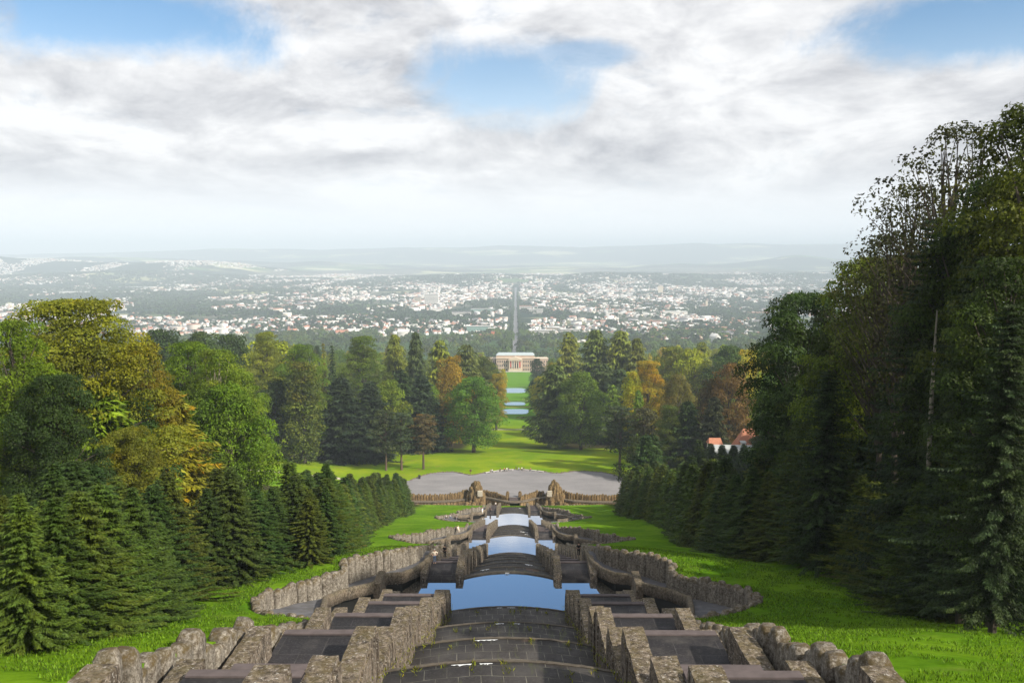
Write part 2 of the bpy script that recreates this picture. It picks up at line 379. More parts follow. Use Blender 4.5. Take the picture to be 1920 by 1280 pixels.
# ground sheet: columns hug the edge of the built channel
ys = np.concatenate([np.arange(-60, 9, 6.0), np.arange(9, 10, .5), np.arange(10, 110, 0.8), np.arange(110, 340, 1.25), [340.6, 341.0, 341.2, 341.4], np.arange(342, 356, 2.0), [355.9, 356.3],
                     np.arange(358, 700, 3.5), np.geomspace(700, 2400, 130), np.geomspace(2430, 60000, 420)])
off = np.concatenate([np.arange(0, 30, 0.9), np.geomspace(30, 130, 50)[0:], np.geomspace(134, 800, 60), np.geomspace(830, 60000, 190)])
nc = len(off)*2+3
rows = []
gatt = []
for y in ys:
    if channel(y): b = float(B(y)); sunk = True
    elif 341.2 <= y <= 356.0: b = 50.0; sunk = True
    else: b = 12.6 if y < 341 else 11.0; sunk = False
    xo = b + off*(1.0 if y < 2400 else 1.0)
    ib = b+0.1 if sunk else b-0.2; eo = 0.4 if sunk else 0.0
    xr = np.concatenate([-xo[::-1]-eo, [-ib, 0.0, ib], xo+eo])
    zr = ground(xr, np.full_like(xr, y))
    if sunk: zr[len(off):len(off)+3] -= 14 if y < 341 else 8
    rows.append(np.stack([xr, np.full_like(xr, y), zr], 1))
GV = np.concatenate(rows); nr = len(ys)
ii = np.arange(nr-1)[:, None]*nc + np.arange(nc-1)[None, :]
GF = np.stack([ii, ii+1, ii+nc+1, ii+nc], -1).reshape(-1, 4)
gx, gy = GV[:, 0], GV[:, 1]
# land use: 0 lawn .. 1 woodland floor
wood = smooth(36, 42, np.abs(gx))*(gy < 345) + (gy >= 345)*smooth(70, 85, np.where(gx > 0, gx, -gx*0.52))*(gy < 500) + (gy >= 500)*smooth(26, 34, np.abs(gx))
me = np_mesh('ground', GV, GF, 4, {'wood': np.clip(wood, 0, 1)}, smooth=True)
m, g, p, o = new_mat('grass and woodland ground'); G = geo(g); P = G.outputs['Position']; px_, py_, pz_ = g.sep(P)
n1 = g.noise(P, 0.10, 5, 0.6); n2 = g.noise(P, 1.3, 6, 0.75); n3 = g.noise(g.vm('MULTIPLY', P, (1, 1, 0.3)), 7.0, 4, 0.7)
lawn = g.mix(g.mr(n1, 0.36, 0.64), col(0.078, 0.175, 0.008), col(0.155, 0.270, 0.014))
lawn = g.mix(g.mr(n2, 0.32, 0.70), g.mix(1.0, lawn, col(0.50, 0.56, 0.5), 'MULTIPLY'), lawn)
lawn = g.mix(g.mr(g.noise(P, 0.33, 5, 0.7), 0.55, 0.72, 0, 0.55), lawn, col(0.125, 0.165, 0.030))
lawn = g.mix(g.mr(n3, 0.55, 0.78, 0, 0.55), lawn, col(0.12, 0.24, 0.03))
# the lower meadow is drier and yellower, with worn ochre patches
dry = g.mix(g.mr(g.noise(P, 0.045, 5, 0.62), 0.38, 0.66), col(0.16, 0.27, 0.008), col(0.31, 0.37, 0.016))
dry = g.mix(g.mr(g.noise(g.vm('MULTIPLY', P, (1, 0.5, 1)), 0.075, 5, 0.7), 0.57, 0.70, 0, 0.75), dry, col(0.26, 0.21, 0.055))
dry = g.mix(g.mr(n2, 0.35, 0.75, 0.0, 0.5), g.mix(1.0, dry, col(0.6, 0.66, 0.6), 'MULTIPLY'), dry)
lawn = g.mix(g.mr(py_, 340, 400, 0, 1, True), lawn, dry)
lawn = g.mix(g.mr(py_, 600, 720, 0, 1, True), lawn, g.mix(n1, col(0.06, 0.16, 0.012), col(0.12, 0.24, 0.018)))
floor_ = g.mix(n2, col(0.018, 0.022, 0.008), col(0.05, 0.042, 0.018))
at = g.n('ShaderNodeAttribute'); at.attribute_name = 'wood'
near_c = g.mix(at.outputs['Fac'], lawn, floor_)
# the plain: woods, fields, gardens
f1 = g.noise(g.vm('MULTIPLY', P, (0.55, 1.0, 0.0)), 0.00075, 5, 0.6); f2 = g.voro(g.vm('MULTIPLY', P, (0.5, 1.0, 0.0)), 0.0030, out='Color'); f2s = g.sep(f2)[0]
urban = g.noise(P, 0.012, 5, 0.75)
field = g.mix(f2s, col(0.26, 0.28, 0.11), col(0.78, 0.70, 0.50))
field = g.mix(g.mr(f2s, 0.45, 0.55), field, col(0.09, 0.15, 0.045))
town = g.mix(g.mr(urban, 0.42, 0.6), col(0.035, 0.06, 0.028), col(0.22, 0.20, 0.17))
woods = col(0.014, 0.032, 0.018)
hillm = g.mr(g.m('ADD', pz_, g.m('MULTIPLY', g.noise(P, 0.0011, 4), 120)), -250, -215)
plain = g.mix(g.mr(g.m('ADD', f1, g.mr(py_, 7500, 10500, 0.0, 0.035)), 0.49, 0.53), woods, g.mix(g.mr(g.noise(P, 0.00055, 4, 0.5), 0.48, 0.54), town, field))
plain = g.mix(hillm, plain, g.mix(g.mr(f1, 0.565, 0.595), woods, field))
plain = g.mix(g.mr(py_, 2300, 3200), g.mix(g.noise(P, 0.01, 4), col(0.03, 0.06, 0.025), col(0.06, 0.11, 0.04)), plain)
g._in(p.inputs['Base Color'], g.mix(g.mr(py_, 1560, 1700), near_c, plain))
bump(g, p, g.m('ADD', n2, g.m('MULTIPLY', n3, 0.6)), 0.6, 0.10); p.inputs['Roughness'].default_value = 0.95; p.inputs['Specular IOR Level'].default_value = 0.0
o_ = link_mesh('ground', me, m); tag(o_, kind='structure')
M['ground'] = m

# ------------------------------------------------------------------ the water cascade
LIPS1 = [(17.0, -12.2), (29.0, -17.0), (41.0, -21.8), (53.5, -26.6), (67.3, -31.9), (83.0, -37.5)]
def lips(d0, z0, d1, z1, n): return [(d0+(d1-d0)*i/n, z0+(z1-z0)*i/n) for i in range(n+1)]
CASC = [dict(l=LIPS1, hw=6.05, sag=1.2, start=(11.0, -10.2)),
        dict(l=lips(92.3, -37.72, 175.0, -66.4, 6), hw=5.3, sag=1.9, start=None),
        dict(l=lips(187.3, -66.82, 271.0, -92.8, 6), hw=5.3, sag=2.0, start=None),
        dict(l=lips(285.3, -93.22, 340.0, -108.2, 4), hw=5.3, sag=2.0, start=None)]
ORD = ['nearest', 'second', 'third', 'farthest']
for ci, cd in enumerate(CASC):
    hw, sag = cd['hw'], cd['sag']; L = cd['l']
    prof = []
    if cd['start']: prof.append(cd['start']); prof.append((L[0][0], L[0][1]))
    else: prof.append((L[0][0]-0.02, L[0][1]-3)); prof.append((L[0][0]-0.02, L[0][1])); prof.append((L[0][0]+0.7, L[0][1]-0.02))
    for (da, za), (db, zb) in zip(L[:-1], L[1:]):
        if prof[-1][0] < da: prof.append((da, za))
        run = (db-da)*0.66; k = 4; x0 = prof[-1][0]
        for j in range(k):
            zj = za+(zb+0.12-za)*(j+1)/k
            prof.append((x0+0.06, zj)); x0 = da+run*(j+1)/k
            prof.append((x0, zj-0.03))
        prof.append((db, zb))
    prof.append((L[-1][0]+0.05, L[-1][1]-2.5))
    nx = 33; xs = np.linspace(-hw, hw, nx); vs = []; uv = []
    run = 0
    for j, (d, z) in enumerate(prof):
        if j: run += math.hypot(d-prof[j-1][0], z-prof[j-1][1])
        for x in xs:
            nz = mnoise.noise(Vector((x*0.7, d*0.7, z)))*0.04
            vs.append((x, d+sag*(1-(x/hw)**2)+nz, z+nz)); uv.append((x+0.3*j, run))
    n = len(prof); ii = np.arange(n-1)[:, None]*nx+np.arange(nx-1)[None]
    me = np_mesh('cascade_steps', vs, np.stack([ii, ii+1, ii+nx+1, ii+nx], -1).reshape(-1, 4), 4, uv=uv)
    root = empty('water_cascade', (0, 0, 0))
    tag(root, f'{ORD[ci]} flight of curved dark basalt cascade steps down the middle axis', 'cascade', 'water cascades on the axis')
    link_mesh('steps', me, M['basin_step'], root)
    for li, (d, z) in enumerate(L[(0 if ci else 1):]):
        vs = []; mb = MB()
        for t in range(41):
            x = -hw+2*hw*t/40; y = d+sag*(1-(x/hw)**2)+mnoise.noise(Vector((x*2, d, 0)))*0.05
            vs += [(x, y-0.17, z-0.1), (x, y-0.17, z+0.045), (x, y+0.05, z+0.05+mnoise.noise(Vector((x*3, d, 3)))*0.03), (x, y+0.05, z-0.4)]
        mb.add(vs, [(4*t+q, 4*t+4+q, 4*t+5+q, 4*t+1+q) for t in range(40) for q in range(3)]); mb.build('lip_course', M['lip'], root)
    # wet white trickles on the lips
    rr = random.Random(ci+3)
    FO = {0: [(2, -2.6, 1.1), (2, -1.1, 0.7), (4, -1.0, 0.8), (4, 0.6, 0.6), (5, -1.2, 0.6), (5, -0.1, 0.9), (3, -2.0, 1.6)], 1: [(1, -3.9, 1.2), (2, 2.2, 1.2), (0, -0.4, .5)], 2: [(2, 2.0, 2.2), (1, 3.0, 1.4)], 3: [(4, -2.0, 3.6), (3, 2.0, 1.0)]}[ci]
    for (li, xa, ln) in FO:
        d, z = L[li]; mb = MB(); pts = []
        for t in range(13):
            x = xa+ln*t/12; y = d+sag*(1-(x/hw)**2)-0.02
            wd = (0.03+0.16*rr.random()**2)*(1 if 0 < t < 12 else 0.1)*(1 if ci == 0 else 2.5)
            pts.append((x, y-0.02*rr.random()-.3, z+0.035)); pts.append((x, y-wd-.32, z+0.032))
        mb.add(pts, [(2*t, 2*t+1, 2*t+3, 2*t+2) for t in range(12)])
        mb.build('foam', M['foam'], root)
    # grass tufts in the joints of the near flight
# stepped side walls, stairs and their blocks
SIDE = {-1: 'left', 1: 'right'}
IN1 = [(12.5, -8.6), (18, -10.3), (24, -12.5), (30.6, -15.6), (39, -18.35), (45, -21.2), (52, -23.2), (57, -25.3), (66, -28.6), (72, -31.2), (78, -33.0), (83.2, -35.2)]
def gen_blocks(d0, z0, d1, z1, n):
    out = []
    for i in range(n+1):
        d = d0+(d1-d0)*i/n; out.append((d, z0+(z1-z0)*(i/n)+0.95+(0.35 if i % 2 else -0.15)))
    return out
SEG = [dict(b=IN1, xi=6.0, w=1.05, xo=11.2, ow=1.0, d0=9.0, d1=83.2, floor=3.6),
       dict(b=gen_blocks(97.5, -37.7, 175.3, -65.0, 13), xi=5.25, w=0.85, xo=9.35, ow=0.8, d0=91.6, d1=175.3, floor=3.2),
       dict(b=gen_blocks(193, -66.8, 271.3, -91.6, 13), xi=5.25, w=0.85, xo=9.35, ow=0.8, d0=186.6, d1=271.3, floor=3.2),
       dict(b=gen_blocks(291, -93.2, 340.5, -107.2, 8), xi=5.25, w=0.85, xo=9.35, ow=0.8, d0=284.6, d1=340.5, floor=3.0)]
def make_blocks(root, sg, si, s, x0, wd, ribs, depth):
    prev = sg['d0']
    for bi, (d, zt) in enumerate(sg['b']):
        far = si > 0
        if not ribs and si == 0 and d > 84: break
        jit = mnoise.noise(Vector((d*3.1, s*5.0+x0, 1.0)))
        xa = x0+0.05*jit; xb = xa+wd*(1.0+0.10*jit)
        mb = MB()
        nearz = zt
        if not ribs and si == 0 and bi % 2 == 1 and d > 20:
            prev2 = d-2.6; zt2 = zt-0.15
        else: prev2 = prev+0.05; zt2 = zt
        stp = 0.34 if si == 0 else 0.9 if si == 1 else 1.4
        rough_box(mb, s*xa, s*xb, prev2, d, zt-depth, zt2, stp, 0.035, bi*3.3+s, 1.5, 0.035)
        if ribs:       # upright slabs that face the cascade
            y = prev2+0.1; rr = random.Random(int(d*10)+s)
            while y < d-0.25:
                wdt = rr.uniform(0.45, 0.95) if si == 0 else rr.uniform(1.0, 1.7)
                y2 = min(y+wdt, d-0.02)
                rough_box(mb, s*(xa-rr.uniform(0.03, 0.13)), s*(xa+0.2), y, y2-0.07, zt-depth-0.3, zt-rr.uniform(0.10, 0.35), 0.4 if si == 0 else 1.2, 0.025, y, 1.7, 0.03)
                y = y2
        mb.build('wall_block', M['tufa'], root)
        prev = d
for si, sg in enumerate(SEG):
    for s in (-1, 1):
        r0 = empty('stepped_wall', (s*sg['xi'], sg['d0'], S(sg['d0'])))
        r0.location = (0, 0, 0)
        tag(r0, f'{ORD[si]} {SIDE[s]} stepped tufa wall of big blocks between cascade and side stair', 'wall', 'stepped walls along the cascade')
        make_blocks(r0, sg, si, s, sg['xi'], sg['w'], True, 6.0 if si == 0 else 5.0)
        r1 = empty('stepped_wall')
        tag(r1, f'{ORD[si]} {SIDE[s]} row of stepped stone blocks on the outer edge of the side stair', 'wall', 'outer block rows of the side stairs')
        make_blocks(r1, sg, si, s, sg['xo'], sg['ow'], False, 4.2)
        # stair: landings, hidden treads, copings
        st = empty('side_stair')
        tag(st, f'{ORD[si]} {SIDE[s]} side stair with wide dark landings beside the cascade', 'stairs', 'side stairs of the cascade')
        xa, xb = sg['xi']+sg['w']*0.9, sg['xo']+0.08
        if si == 0: edges = [(17, -11.0), (29.1, -15.5), (33.8, -17.72), (41.6, -19.9), (53.3, -24.3), (65.2, -28.7), (73.5, -31.6), (79.5, -34.2), (83.0, -36.2)]; start = 9.5
        else:
            b0, b1 = sg['d0']+5.6, sg['d1']-0.4; n = 4 if si == 3 else 6
            za, zb = POOLS[si-1]['z']+0.16, (POOLS[si]['z'] if si < 3 else -108.4)+1.2
            edges = [(b0+(b1-b0)*i/n, za+(zb-za)*i/n) for i in range(n+1)]
            edges[0] = (b0, za); start = sg['d0']-0.1
        vs = []; uv = []; fs = []; cop = []
        prof = [(start, edges[0][1]-4), (start, edges[0][1])]
        for i, (d, z) in enumerate(edges):
            prof.append((d, z))
            if i+1 < len(edges):
                dn, zn = edges[i+1]; gap_ = (dn-d); rn = min(gap_*0.45, 5.0); k = max(2, int(round((z-zn)/0.36)))
                for j in range(k):
                    zj = z+(zn-z)*(j+1)/k; prof.append((d+0.05+rn*j/k, zj)); prof.append((d+rn*(j+1)/k, zj))
        prof.append((edges[-1][0]+0.02, edges[-1][1]-3.5))
        run = 0
        for j, (d, z) in enumerate(prof):
            if j: run += math.hypot(d-prof[j-1][0], z-prof[j-1][1])
            vs += [(s*xa, d, z), (s*xb, d, z)]; uv += [(xa, run), (xb, run)]
        fs = [(2*j, 2*j+1, 2*j+3, 2*j+2) for j in range(len(prof)-1)]
        me = np_mesh('stair_treads', vs, fs, 4, uv=uv); link_mesh('treads', me, M['landing'], st)
        for (d, z) in edges:
            mb = MB(); rough_box(mb, s*(xa+0.02), s*(xb-0.02), d-0.46, d+0.07, z-0.30, z+0.09, 0.7, 0.008, d, 1.0, 0.03)
            mb.build('coping', M['nosing'], st)

# ------------------------------------------------------------------ rustic upright slabs
def slab(mb, cx, cy, z0, z1, wd, th, ang, seed, nlev=7, nseg=10, lean=0.0):
    ca, sa = math.cos(ang), math.sin(ang); vs = []; h = z1-z0
    lx = mnoise.noise(Vector((seed, 1.3, 0)))*0.10*h*0.5; skew = mnoise.noise(Vector((seed, 7.3, 0)))*0.25
    for i in range(nlev+1):
        t = (i/nlev)**0.7 if i < nlev else 1.0; top = max(0.0, (t-0.84)/0.16)
        sc_ = (math.sqrt(max(0.0, 1-top**2.6))*0.5+0.5) if t > 0.84 else 1.0
        sc_ *= 1+0.10*mnoise.noise(Vector((seed*2, t*3, 3)))
        for k in range(nseg):
            q = 2*math.pi*k/nseg; cq, sq = math.cos(q), math.sin(q)
            ex = math.copysign(abs(cq)**0.42, cq)*wd/2*sc_; ey = math.copysign(abs(sq)**0.55, sq)*th/2*(sc_*0.6+0.4)
            zz_ = z0+h*t + skew*ex*t
            nv = mnoise.noise_vector(Vector((cx+ex, cy+ey, zz_))*1.3)*0.09
            X = ex+lx*t; Y = ey+lean*t
            vs.append((cx+X*ca-Y*sa+nv.x, cy+X*sa+Y*ca+nv.y, zz_+nv.z*(0.3 if i == 0 else 1)))
    fs = []
    for i in range(nlev):
        for k in range(nseg): fs.append((i*nseg+k, i*nseg+(k+1) % nseg, (i+1)*nseg+(k+1) % nseg, (i+1)*nseg+k))
    fs.append(tuple(range(nlev*nseg, (nlev+1)*nseg)))
    mb.add(vs, fs)
def along(pts, step_fn):
    """walk a polyline [(x,y)] and yield (x,y,angle,width) placements"""
    P_ = [Vector(p) for p in pts]; seg = [(P_[i+1]-P_[i]).length for i in range(len(P_)-1)]; tot = sum(seg); t = 0; out = []
    while t < tot-0.2:
        wd = step_fn(t); m_ = t+wd/2; a = 0
        for i, l in enumerate(seg):
            if m_ <= a+l or i == len(seg)-1:
                p = P_[i].lerp(P_[i+1], min(1.0, (m_-a)/max(l, 1e-6))); d = P_[i+1]-P_[i]; out.append((p.x, p.y, math.atan2(d.y, d.x), wd)); break
            a += l
        t += wd
    return out
def rustic(root, pts, basez, topz, wr, th, mat, parts, seed, nlev=7, nseg=10, hvar=0.35):
    rr = random.Random(seed); mb = MB(); k = 0
    for x, y, a, wd in along(pts, lambda t: rr.uniform(*wr)):
        z1 = topz(x, y)+rr.uniform(-hvar, hvar); z0 = basez(x, y)
        if z1 < z0+0.5: z1 = z0+0.5
        ox = rr.uniform(-0.12, 0.12)
        if parts: mb = MB()
        slab(mb, x-math.sin(a)*ox, y+math.cos(a)*ox, z0, z1, wd*1.06, th*rr.uniform(0.8, 1.2), a, x*1.7+y*0.9+seed, nlev, nseg)
        if parts: mb.build('stone_slab', mat, root, smooth=True)
    if not parts: return mb.build('stone_facing', mat, root, smooth=True)
UN = ['first', 'second', 'third']
for ui, q in enumerate(POOLS):
    for s in (-1, 1):
        lip = q['lip']
        yy = np.arange(lip-32.6, lip+(9.5 if ui < 2 else 9.0), 0.5)
        yy = yy[(yy < lip-27.5) | True]
        pts = [(s*(float(B(y))+0.25), float(y)) for y in yy]
        wl = empty('rustic_wall')
        tag(wl, f'{UN[ui]} {SIDE[s]} retaining wall of upright rustic slabs curving round the basin walk', 'wall', 'rustic retaining walls')
        def tz(x, y, q=q, lip=lip):
            return max(gz(x+math.copysign(0.8, x), y)+0.35, float(ramp_z(y, q))+0.5) if y > lip-24 else gz(x+math.copysign(.8, x), y)+0.3
        def bz(x, y, q=q): return float(ramp_z(y, q))-0.9
        rustic(wl, pts, bz, tz, (0.75, 1.35) if ui == 0 else (0.9, 1.5), 0.75, M['slab'], ui == 0, 11+ui*7+s, 7 if ui == 0 else 5, 12 if ui == 0 else 8, 0.24)
        # low kerb bench at the foot of the wall
        # ramp
        PO = np.array([-29.9, -27, -24, -22, -18, -13.4, -10, -6, -3.6, -2.8, -2.2, 0, 3, 6, 9]); PX = np.array([12.2, 12.2, 15.1, 16.3, 17.1, 17.9, 17.0, 14.5, 14.0, 13.5, 11.9, 10.6, 9.9, 9.6, 9.5])
        kk = 1+(q['k']-1)*2.0; PXs = np.where(PX > 12.2, 12.2+(PX-12.2)*kk, PX)
        q['PO'], q['PX'] = PO, PXs
        py = lambda o: np.interp(o, PO, PXs)
        oo = np.arange(-32.9, 9.0, 0.45); vs = []; uv = []
        for o in oo:
            xa = float(py(o)) if o > -26.5 else 12.0; xb = float(B(lip+o))+0.3; z = float(ramp_z(lip+o, q))
            for t in np.linspace(0, 1, 6): vs.append((s*(xa+(xb-xa)*t), lip+o, z)); uv.append((xa+(xb-xa)*t, o))
        n = len(oo); ii = np.arange(n-1)[:, None]*6+np.arange(5)[None]
        rp = link_mesh('basin_walk', np_mesh('basin_walk', vs, np.stack([ii, ii+1, ii+7, ii+6], -1).reshape(-1, 4), 4, uv=uv), M['ramp'])
        tag(rp, kind='structure')
        # parapet: swept rounded wall
        oo = np.concatenate([np.arange(-25.5, -4, 0.5), np.arange(-4, -1.6, 0.2), np.arange(-1.5, 8.5, 0.5)])
        cs = [(0.24, -99), (0.24, -0.62), (-0.27, -0.60), (-0.29, 0.40), (-0.22, 0.58), (-0.10, 0.63), (0.10, 0.63), (0.22, 0.58), (0.28, 0.40), (0.28, -0.5)]
        vs = []; pl = [Vector((s*float(py(o)), lip+o)) for o in oo]
        for i, o in enumerate(oo):
            t = (pl[min(i+1, len(pl)-1)]-pl[max(i-1, 0)]).normalized(); nrm = Vector((t.y, -t.x))
            if nrm.x*s < 0: nrm = -nrm
            z = float(ramp_z(lip+o, q))
            for (u, h) in cs:
                P3 = Vector((pl[i].x+nrm.x*u, pl[i].y+nrm.y*u, q['z']-1.5 if h < -50 else z+h)); nv = mnoise.noise_vector(P3*1.5)*0.06
                vs.append(P3+nv)
        nk = len(cs); fs = []
        for i in range(len(oo)-1):
            for k in range(nk-1):
                f = (i*nk+k, i*nk+k+1, (i+1)*nk+k+1, (i+1)*nk+k); fs.append(f if s > 0 else f[::-1])
        fs.append(tuple(range(nk))); fs.append(tuple(range((len(oo)-1)*nk, len(oo)*nk)))
        mb = MB(); mb.add(vs, fs); pr = mb.build('basin_parapet', M['coping'], None, smooth=True)
        tag(pr, f'{UN[ui]} {SIDE[s]} low curved parapet of mossy stone round the basin edge', 'parapet', 'curved basin parapets')
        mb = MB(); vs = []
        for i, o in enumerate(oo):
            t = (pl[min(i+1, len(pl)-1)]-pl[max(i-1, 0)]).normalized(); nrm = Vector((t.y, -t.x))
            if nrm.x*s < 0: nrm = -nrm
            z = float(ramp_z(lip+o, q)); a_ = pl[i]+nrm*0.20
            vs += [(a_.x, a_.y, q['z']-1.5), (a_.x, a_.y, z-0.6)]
        mb.add(vs, [(2*i, 2*i+1, 2*i+3, 2*i+2) for i in range(len(oo)-1)]); mb.build('shade_base', M['wet'], pr)  # black strip painting the shade under the parapet overhang
        # short pier where the two curves of the parapet meet
        mb = MB(); xc = float(py(-3.2)); rough_box(mb, s*(xc-0.1), s*(xc+0.75), lip-6.4, lip-2.7, q['z']-1, float(ramp_z(lip-5, q))+0.72, 0.4, 0.04, lip, 1.6, 0.08)
        pr2 = mb.build('parapet_pier', M['coping'], pr)
    # the water itself
    hwp = 5.3; sag = CASC[ui+1]['sag']; lip = q['lip']
    xs = np.linspace(-24, 24, 97); vs = []
    for x in xs:
        ax = abs(x)
        if ax < hwp: yf = lip+0.15+sag*(1-(ax/hwp)**2)
        elif ax < 9.5: yf = lip+0.1
        elif ax < 10.6: yf = lip+0.1
        else: yf = lip+float(np.interp(-ax, -q['PX'][5:][:8], q['PO'][5:][:8])) if ax < q['PX'].max() else lip-13
        vs += [(x, lip-24, q['z']), (x, yf, q['z'])]
    wtr = link_mesh('basin_water', np_mesh('basin_water', vs, [(2*i, 2*i+2, 2*i+3, 2*i+1) for i in range(len(xs)-1)], 4), M['water']); tag(wtr, kind='structure')

# upright stones beside the nearest stair
for s in (-1, 1):
    wl = empty('rustic_wall')
    tag(wl, f'line of rough upright mossy stones outside the nearest {SIDE[s]} block row', 'wall', 'rustic retaining walls')
    pts = [(s*13.0, y) for y in (26.5, 30, 36, 40.5)]
    rustic(wl, pts, lambda x, y: gz(x, y)-2.5, lambda x, y: gz(x+math.copysign(1, x), y)+0.25+0.35*math.sin(y*1.9), (0.7, 1.3), 0.85, M['slab'], True, 91+s, 9, 12, 0.35)
    wl = empty('rustic_wall')
    tag(wl, f'plain bank wall of small stones along the second {SIDE[s]} side stair', 'wall', 'rustic retaining walls')
    for (a, b) in ((41.5, 62.4), (101.6, 157.4), (196.5, 255.4), (294.2, 339.5)):
        w_ = 12.85 if a < 80 else 10.9
        rustic(wl, [(s*w_, a), (s*w_, b)], lambda x, y: gz(x, y)-4.0, lambda x, y: gz(x+math.copysign(.8, x), y)+0.12, (1.0, 1.8), 0.7, M['slab'], False, int(a)+s, 4, 7, 0.12)
    wl['label'] = f'low line of stones edging the {SIDE[s]} grass bank beside the side stairs'

# ------------------------------------------------------------------ lower basin, grottoes and gravel terrace
WZ = -110.4; LZ = -108.3
vs = [(-50, 340.6, WZ), (50, 340.6, WZ), (50, 360, WZ), (-50, 360, WZ)]
tag(link_mesh('lower_basin_water', np_mesh('lower_basin_water', vs, [(0, 1, 2, 3)], 4), M['water']), kind='structure')
# near rim of the lower basin against the lawn
for s in (-1, 1):
    wl = empty('rustic_wall'); tag(wl, f'{SIDE[s]} low stone edge between the lawn and the lower basin', 'wall', 'rustic retaining walls')
    rustic(wl, [(s*11, 341.4), (s*49, 341.4)], lambda x, y: WZ-0.5, lambda x, y: gz(x, 340)+0.0, (1.0, 1.7), 0.6, M['slab'], False, 55+s, 4, 7, 0.12)
def back_curve(x):      # plan of the back wall of the lower basin
    ax = abs(x)
    if ax < 14: return 348.2+6.8*(0.5-0.5*math.cos(math.pi*ax/14))
    return float(np.interp(ax, [14, 21, 26, 34, 42, 50], [355, 352.5, 350, 348.6, 348.5, 349.5]))
def curve(x0, x1, n, off=0): return [(x0+(x1-x0)*i/n, back_curve(x0+(x1-x0)*i/n)+off) for i in range(n+1)]
BW = [(-49, -20.5, 'left outer'), (-13.5, -2.6, 'left inner'), (2.6, 13.5, 'right inner'), (21.5, 49, 'right outer')]
for k, (a, b, nm) in enumerate(BW):
    wl = empty('basin_wall'); tag(wl, f'{nm} stretch of ochre rustic wall behind the lower basin with a stone ledge', 'wall', 'walls behind the lower basin')
    rustic(wl, curve(a, b, 24, 2.3), lambda x, y: LZ-1, lambda x, y: -105.7+0.9*smooth(12, 20, abs(x))*(1-smooth(20, 30, abs(x))) - 0.9*(1-smooth(2, 9, abs(x))), (0.9, 1.5), 0.9, M['goldrock'], False, 70+k, 5, 7, 0.35)
    c = rustic(wl, curve(a, b, 24, 0.6), lambda x, y: WZ-0.6, lambda x, y: LZ-0.55, (1.2, 2.2), 0.8, M['goldrock'], False, 90+k, 4, 7, 0.1); c.name = 'foot_facing'
for k, (a, b, nm) in enumerate([(-49, -20, 'left'), (-14, 14, 'middle'), (21, 49, 'right')]):
    pl = curve(a, b, 40, 0.9); vs = []; 
    for (x, y) in pl: vs += [(x, y-1.0, LZ-0.5), (x, y-1.0, LZ), (x, y+1.2, LZ+0.02), (x, y+1.2, LZ-0.5)]
    fs = [(4*i+j, 4*i+4+j, 4*i+5+j, 4*i+1+j) for i in range(40) for j in range(3)]
    mb = MB(); mb.add(vs, fs); o_ = mb.build('stone_ledge', M['coping']); tag(o_, f'{nm} curved stone ledge running round the lower basin', 'ledge', 'ledges of the lower basin')
for s, cx in ((-1, -16.6), (1, 18.0)):
    tw = empty('grotto_rock', (cx, 353.5, -111)); mb = MB(); rr = random.Random(5+s)
    for k in range(95):
        a = rr.uniform(0, 2*math.pi); rd = math.sqrt(rr.random()); x = rd*math.cos(a)*3.8; y = rd*math.sin(a)*2.9
        top = 9.6-5.5*rd**2.2+rr.uniform(-0.7, 0.6)+(1.0 if abs(x+0.8*s) < 1.6 else 0)
        slab(mb, x, y, -0.5, max(1.4, top), rr.uniform(1.0, 1.6), rr.uniform(0.9, 1.3), rr.uniform(-.5, .5), k*1.3, 6, 8)
    for k in range(16):
        slab(mb, rr.uniform(-5.2, 5.2), rr.uniform(-5.2, -2.5), -0.5, rr.uniform(1.0, 3.2), 1.4, 1.2, 0, k*2.1, 4, 8)
    mb.build('rock_mass', M['goldrock'], tw, smooth=True)
    mb = MB(); rough_box(mb, (1.0 if s < 0 else -3.6)-0.1, (1.0 if s < 0 else -3.6)+2.1, -3.9, -3.0, 4.6, 7.2, 0.5, 0.05, 3, 1.4, 0.1); mb.build('pale_slab', simple('pale niche stone', (0.42, 0.38, 0.31), 0.9), tw)
    tag(tw, f'{SIDE[s]} tall shaggy grotto rock of ochre stone pillars with a pale slab', 'rock', 'grotto rocks of the lower basin')
# gravel terrace with scalloped rim
RIM = [(764, 901), (785, 893), (804, 887.5), (825, 885.5), (847, 885), (863, 887.5), (878, 890.6), (890, 890), (902, 887), (918, 884.3), (935, 882), (957, 880.3), (979, 880), (1001, 881.5), (1022, 884), (1037, 886.5), (1051, 887), (1077, 883.4), (1101, 882.6), (1132, 885), (1150, 888), (1172, 896)]
GZ = -107.5
rim = []
for (px, py_) in RIM:
    d = -GZ/row_r(py_); rim.append((wx(px, d), d))
xs = np.linspace(rim[0][0]-2, rim[-1][0]+2, 81); rx = [r_[0] for r_ in rim]; ry = [r_[1] for r_ in rim]
vs = []
for x in xs:
    y0 = back_curve(x)+2.2 if abs(x) > 2.6 else 352.6; y1 = float(np.interp(x, rx, ry))
    for t in range(9): vs.append((x, y0+(y1-y0)*t/8, GZ))
ii = np.arange(len(xs)-1)[:, None]*9+np.arange(8)[None]
tag(link_mesh('gravel_terrace', np_mesh('gravel_terrace', vs, np.stack([ii, ii+9, ii+10, ii+1], -1).reshape(-1, 4), 4), M['gravel']), kind='structure')
wl = empty('rim_wall'); tag(wl, 'low scalloped kerb of small dark stones along the far edge of the gravel terrace', 'kerb')
rustic(wl, rim, lambda x, y: GZ-1.0, lambda x, y: GZ+0.42, (0.6, 1.0), 0.5, M['slab'], False, 5, 3, 6, 0.2)
